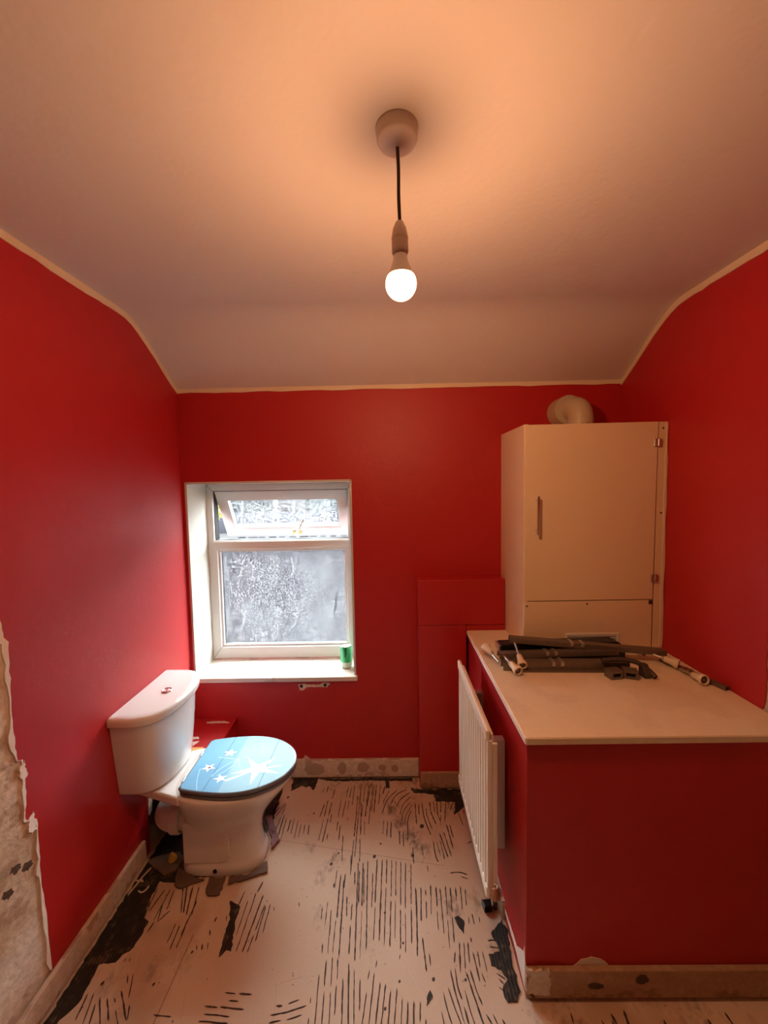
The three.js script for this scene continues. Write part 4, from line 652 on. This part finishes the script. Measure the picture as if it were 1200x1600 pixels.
{
  const tray = thing('black_strip', 'long black plastic strip at the back of the metal pile', 'plastic strip', null);
  mesh('strip_body', extZ([[0, 0], [0.505, 0], [0.505, 0.010], [0.498, 0.021], [0.480, 0.028], [0.010, 0.028], [0, 0.022]], -0.028, 0.028, undefined, 0.004), M.black, tray);
  part(mesh('end_cap', box(-0.005, 0.004, 0.001, 0.025, -0.027, 0.027, 0.002), M.zinc, tray), 'grey end cap');
  tray.position.set(0.445, TOP + 0.0345, -1.605); tray.rotation.y = 0.03;
  const under = thing('black_strip', 'second black plastic strip lying underneath at the bottom of the pile', 'plastic strip', null);
  mesh('strip_body', box(0, 0.50, 0, 0.034, -0.035, 0.035, 0.005), M.black, under);
  under.position.set(0.455, TOP, -1.598); under.rotation.y = 0.03;
  const l1 = leg('grey metal leg lying lowest at the front of the pile, rust-flecked', V(0.432, TOP, -1.502), V(0.905, TOP, -1.485), 0.040, 0.032, 0);
  mesh('lip', box(0.03, 0.46, 0, 0.006, 0.020, 0.034), M.steel, l1);
  footAt(l1, local(l1, V(0.425, TOP + 0.018, -1.520)), local(l1, V(0.402, TOP + 0.034, -1.598)));
  const l2 = leg('grey metal leg in the middle of the pile beside the black strip', V(0.425, TOP + 0.033, -1.530), V(0.90, TOP + 0.033, -1.548), 0.032, 0.019, 0);
  footAt(l2, local(l2, V(0.440, TOP + 0.045, -1.522)), local(l2, V(0.464, TOP + 0.0285, -1.452)));
  const l3 = leg('grey metal leg slanting across the top of the pile from the cupboard side', V(0.486, TOP + 0.073, -1.590), V(1.085, TOP + 0.030, -1.540), 0.034, 0.020, 0);
  footAt(l3, local(l3, V(0.503, TOP + 0.074, -1.575)), local(l3, V(0.500, TOP + 0.0365, -1.488)));
  footAt(l3, local(l3, V(1.030, TOP + 0.036, -1.535)), local(l3, V(1.074, TOP + 0.026, -1.488)));
  const l4 = leg('short dark metal bar lying against the right wall', V(1.075, TOP, -1.545), V(1.143, TOP, -1.315), 0.016, 0.014, 0);
  footAt(l4, local(l4, V(1.083, TOP + 0.012, -1.455)), local(l4, V(1.090, TOP + 0.0195, -1.372)));
  const br = thing('clamp_bracket', 'dark bent clamp bracket at the right end of the metal pile', 'bracket', null);
  mesh('strap', tube([V(-0.12, 0.046, -0.03), V(-0.05, 0.052, -0.022), V(0.0, 0.046, -0.004), V(0.034, 0.020, 0.018), V(0.040, 0.009, 0.034)], 0.009, 30, 8), M.darkSteel, br);
  mesh('jaw', extX([[-0.010, 0.0], [0.026, 0.0], [0.030, 0.016], [0.006, 0.046], [-0.012, 0.044]], 0.006, 0.030, undefined, 0.002), M.darkSteel, br);
  br.position.set(0.915, TOP, -1.430);
  for (const [x, z, a, lb] of [[0.818, -1.418, 0.15, 'small brown metal block with a square socket, leftmost before the clamp bracket'], [0.876, -1.418, -0.35, 'small brown metal block tilted against the clamp bracket']]) {
    const k = thing('socket_block', lb, 'metal block', 'small metal blocks by the bracket');
    mesh('block_body', extZ(rect(-0.024, 0.024, 0, 0.030), -0.022, 0.018, [rect(-0.015, 0.015, 0.008, 0.022).reverse()], 0.002), M.steel, k);
    mesh('socket_core', box(-0.015, 0.015, 0.008, 0.022, -0.020, 0.002), M.darkSteel, k);
    k.position.set(x, TOP, z); k.rotation.y = a;
  }
  const st = mesh('bolt', [cyl(V(-0.014, 0.018, 0), V(0.016, 0.004, 0.004), 0.004, 0.004, 10), cyl(V(-0.020, 0.021, -0.001), V(-0.014, 0.018, 0), 0.007, 0.007, 6)], M.darkSteel, null);
  st.position.set(1.03, TOP + 0.0008, -1.60); tag(st, 'loose dark bolt behind the metal pile near the cupboard corner', 'bolt');
}

// ---------------------------------------------------------------- outside the window
{
  const matte = (c) => phy({ color: c, roughness: 1, specularIntensity: 0 });
  const g = structure('ground', 'pale grey yard and street outside', 'ground');
  mesh('paving', box(-30, 30, -2.9, -2.8, -45, B - 0.32), matte(lin(0.012, 0.012, 0.014)), g);
  const white = matte(lin(0.07, 0.07, 0.071)), brick = matte(lin(0.030, 0.027, 0.028)), slatey = matte(lin(0.026, 0.029, 0.031)), roof = matte(lin(0.020, 0.020, 0.024)), dark = matte(lin(0.012, 0.013, 0.015));
  const house = (x0, w, z, mt, eave, label) => {
    const o = thing('house', label, 'house', 'houses across the yard');
    mesh('wall', box(x0, x0 + w, -2.8, eave, z - 6, z), mt, o);
    mesh('roof', extX([[z + 0.3, eave], [z - 3, eave + 1.3], [z - 6.3, eave]].reverse(), x0 - 0.05, x0 + w + 0.05), roof, o);
    for (const [a, b, ww, hh] of [[0.8, -1.9, 1.2, 1.5], [w - 1.6, -2.75, 0.9, 2.0], [0.7, 0.3, 1.0, 1.2], [w - 1.7, 0.3, 1.0, 1.2]]) {
      const f = mesh('window_frame', box(x0 + a - 0.08, x0 + a + ww + 0.08, b - 0.08, b + hh + 0.08, z, z + 0.05), white, o);
      mesh('pane', box(x0 + a, x0 + a + ww, b, b + hh, z + 0.04, z + 0.06), dark, f);
    }
  };
  house(-10.4, 4.2, -9.0, brick, 3.0, 'dark brick house furthest left outside the window');
  house(-6.1, 4.2, -9.0, brick, 3.0, 'dark brick house straight across outside the window');
  house(-1.8, 4.2, -9.0, slatey, 3.0, 'dark grey house right of the brick ones outside the window');
  house(2.5, 4.2, -9.0, brick, 3.0, 'dark brick house furthest right outside the window');
  const yw = thing('outbuilding', 'low dark outbuilding with a pale fascia below the window', 'building');
  mesh('wall', box(-9, 5, -2.8, 0.76, -7.2, -5.4), matte(lin(0.020, 0.019, 0.022)), yw);
  const fa = mesh('fascia', box(-9.02, 5.02, 0.76, 0.93, -5.42, -5.34), white, yw);
  for (let i = 0; i < 12; i++) mesh('fascia_vent', box(-2.05 + i * 0.14, -1.98 + i * 0.14 + rr(0, 0.06), 0.80, 0.87, -5.345, -5.33), i % 3 ? slatey : dark, fa);
  mesh('roof', extX([[-5.3, 0.93], [-6.3, 1.15], [-7.3, 0.93]].reverse(), -9.05, 5.05), roof, yw);
  const leaf = std({ color: lin(0.22, 0.20, 0.03), roughness: 0.8, side: THREE.DoubleSide });
  const tr = thing('tree', 'yellow green tree outside at the left of the window', 'tree');
  mesh('trunk', tube([V(-2.75, -2.8, -4.9), V(-2.7, -0.5, -4.88), V(-2.68, 0.6, -4.9), V(-2.6, 1.6, -4.85)], 0.05, 20, 8), matte(lin(0.06, 0.045, 0.03)), tr);
  const lp = [], li = [];
  for (let i = 0; i < 5200; i++) {
    const t = rr(0, 6.283), c = rr(-1, 1), r = 0.5 * Math.cbrt(rnd()), s = Math.sqrt(1 - c * c), q = V(-2.56 + r * s * Math.cos(t), 1.38 + 0.8 * r * c, -4.9 + r * s * Math.sin(t));
    const a = V(rr(-1, 1), rr(-1, 1), rr(-1, 1)).normalize().multiplyScalar(rr(0.03, 0.05)), b = V(rr(-1, 1), rr(-1, 1), rr(-1, 1)).normalize().multiplyScalar(rr(0.012, 0.022)), k = lp.length / 3;
    for (const p of [q.clone().sub(a), q.clone().add(b), q.clone().add(a), q.clone().sub(b)]) lp.push(p.x, p.y, p.z);
    li.push(k, k + 1, k + 2, k, k + 2, k + 3);
  }
  const lg = new THREE.BufferGeometry(); lg.setAttribute('position', new THREE.Float32BufferAttribute(lp, 3)); lg.setIndex(li); lg.computeVertexNormals();
  mesh('foliage', lg, leaf, tr).userData.kind = 'stuff';
}
renderer.render(scene, camera);
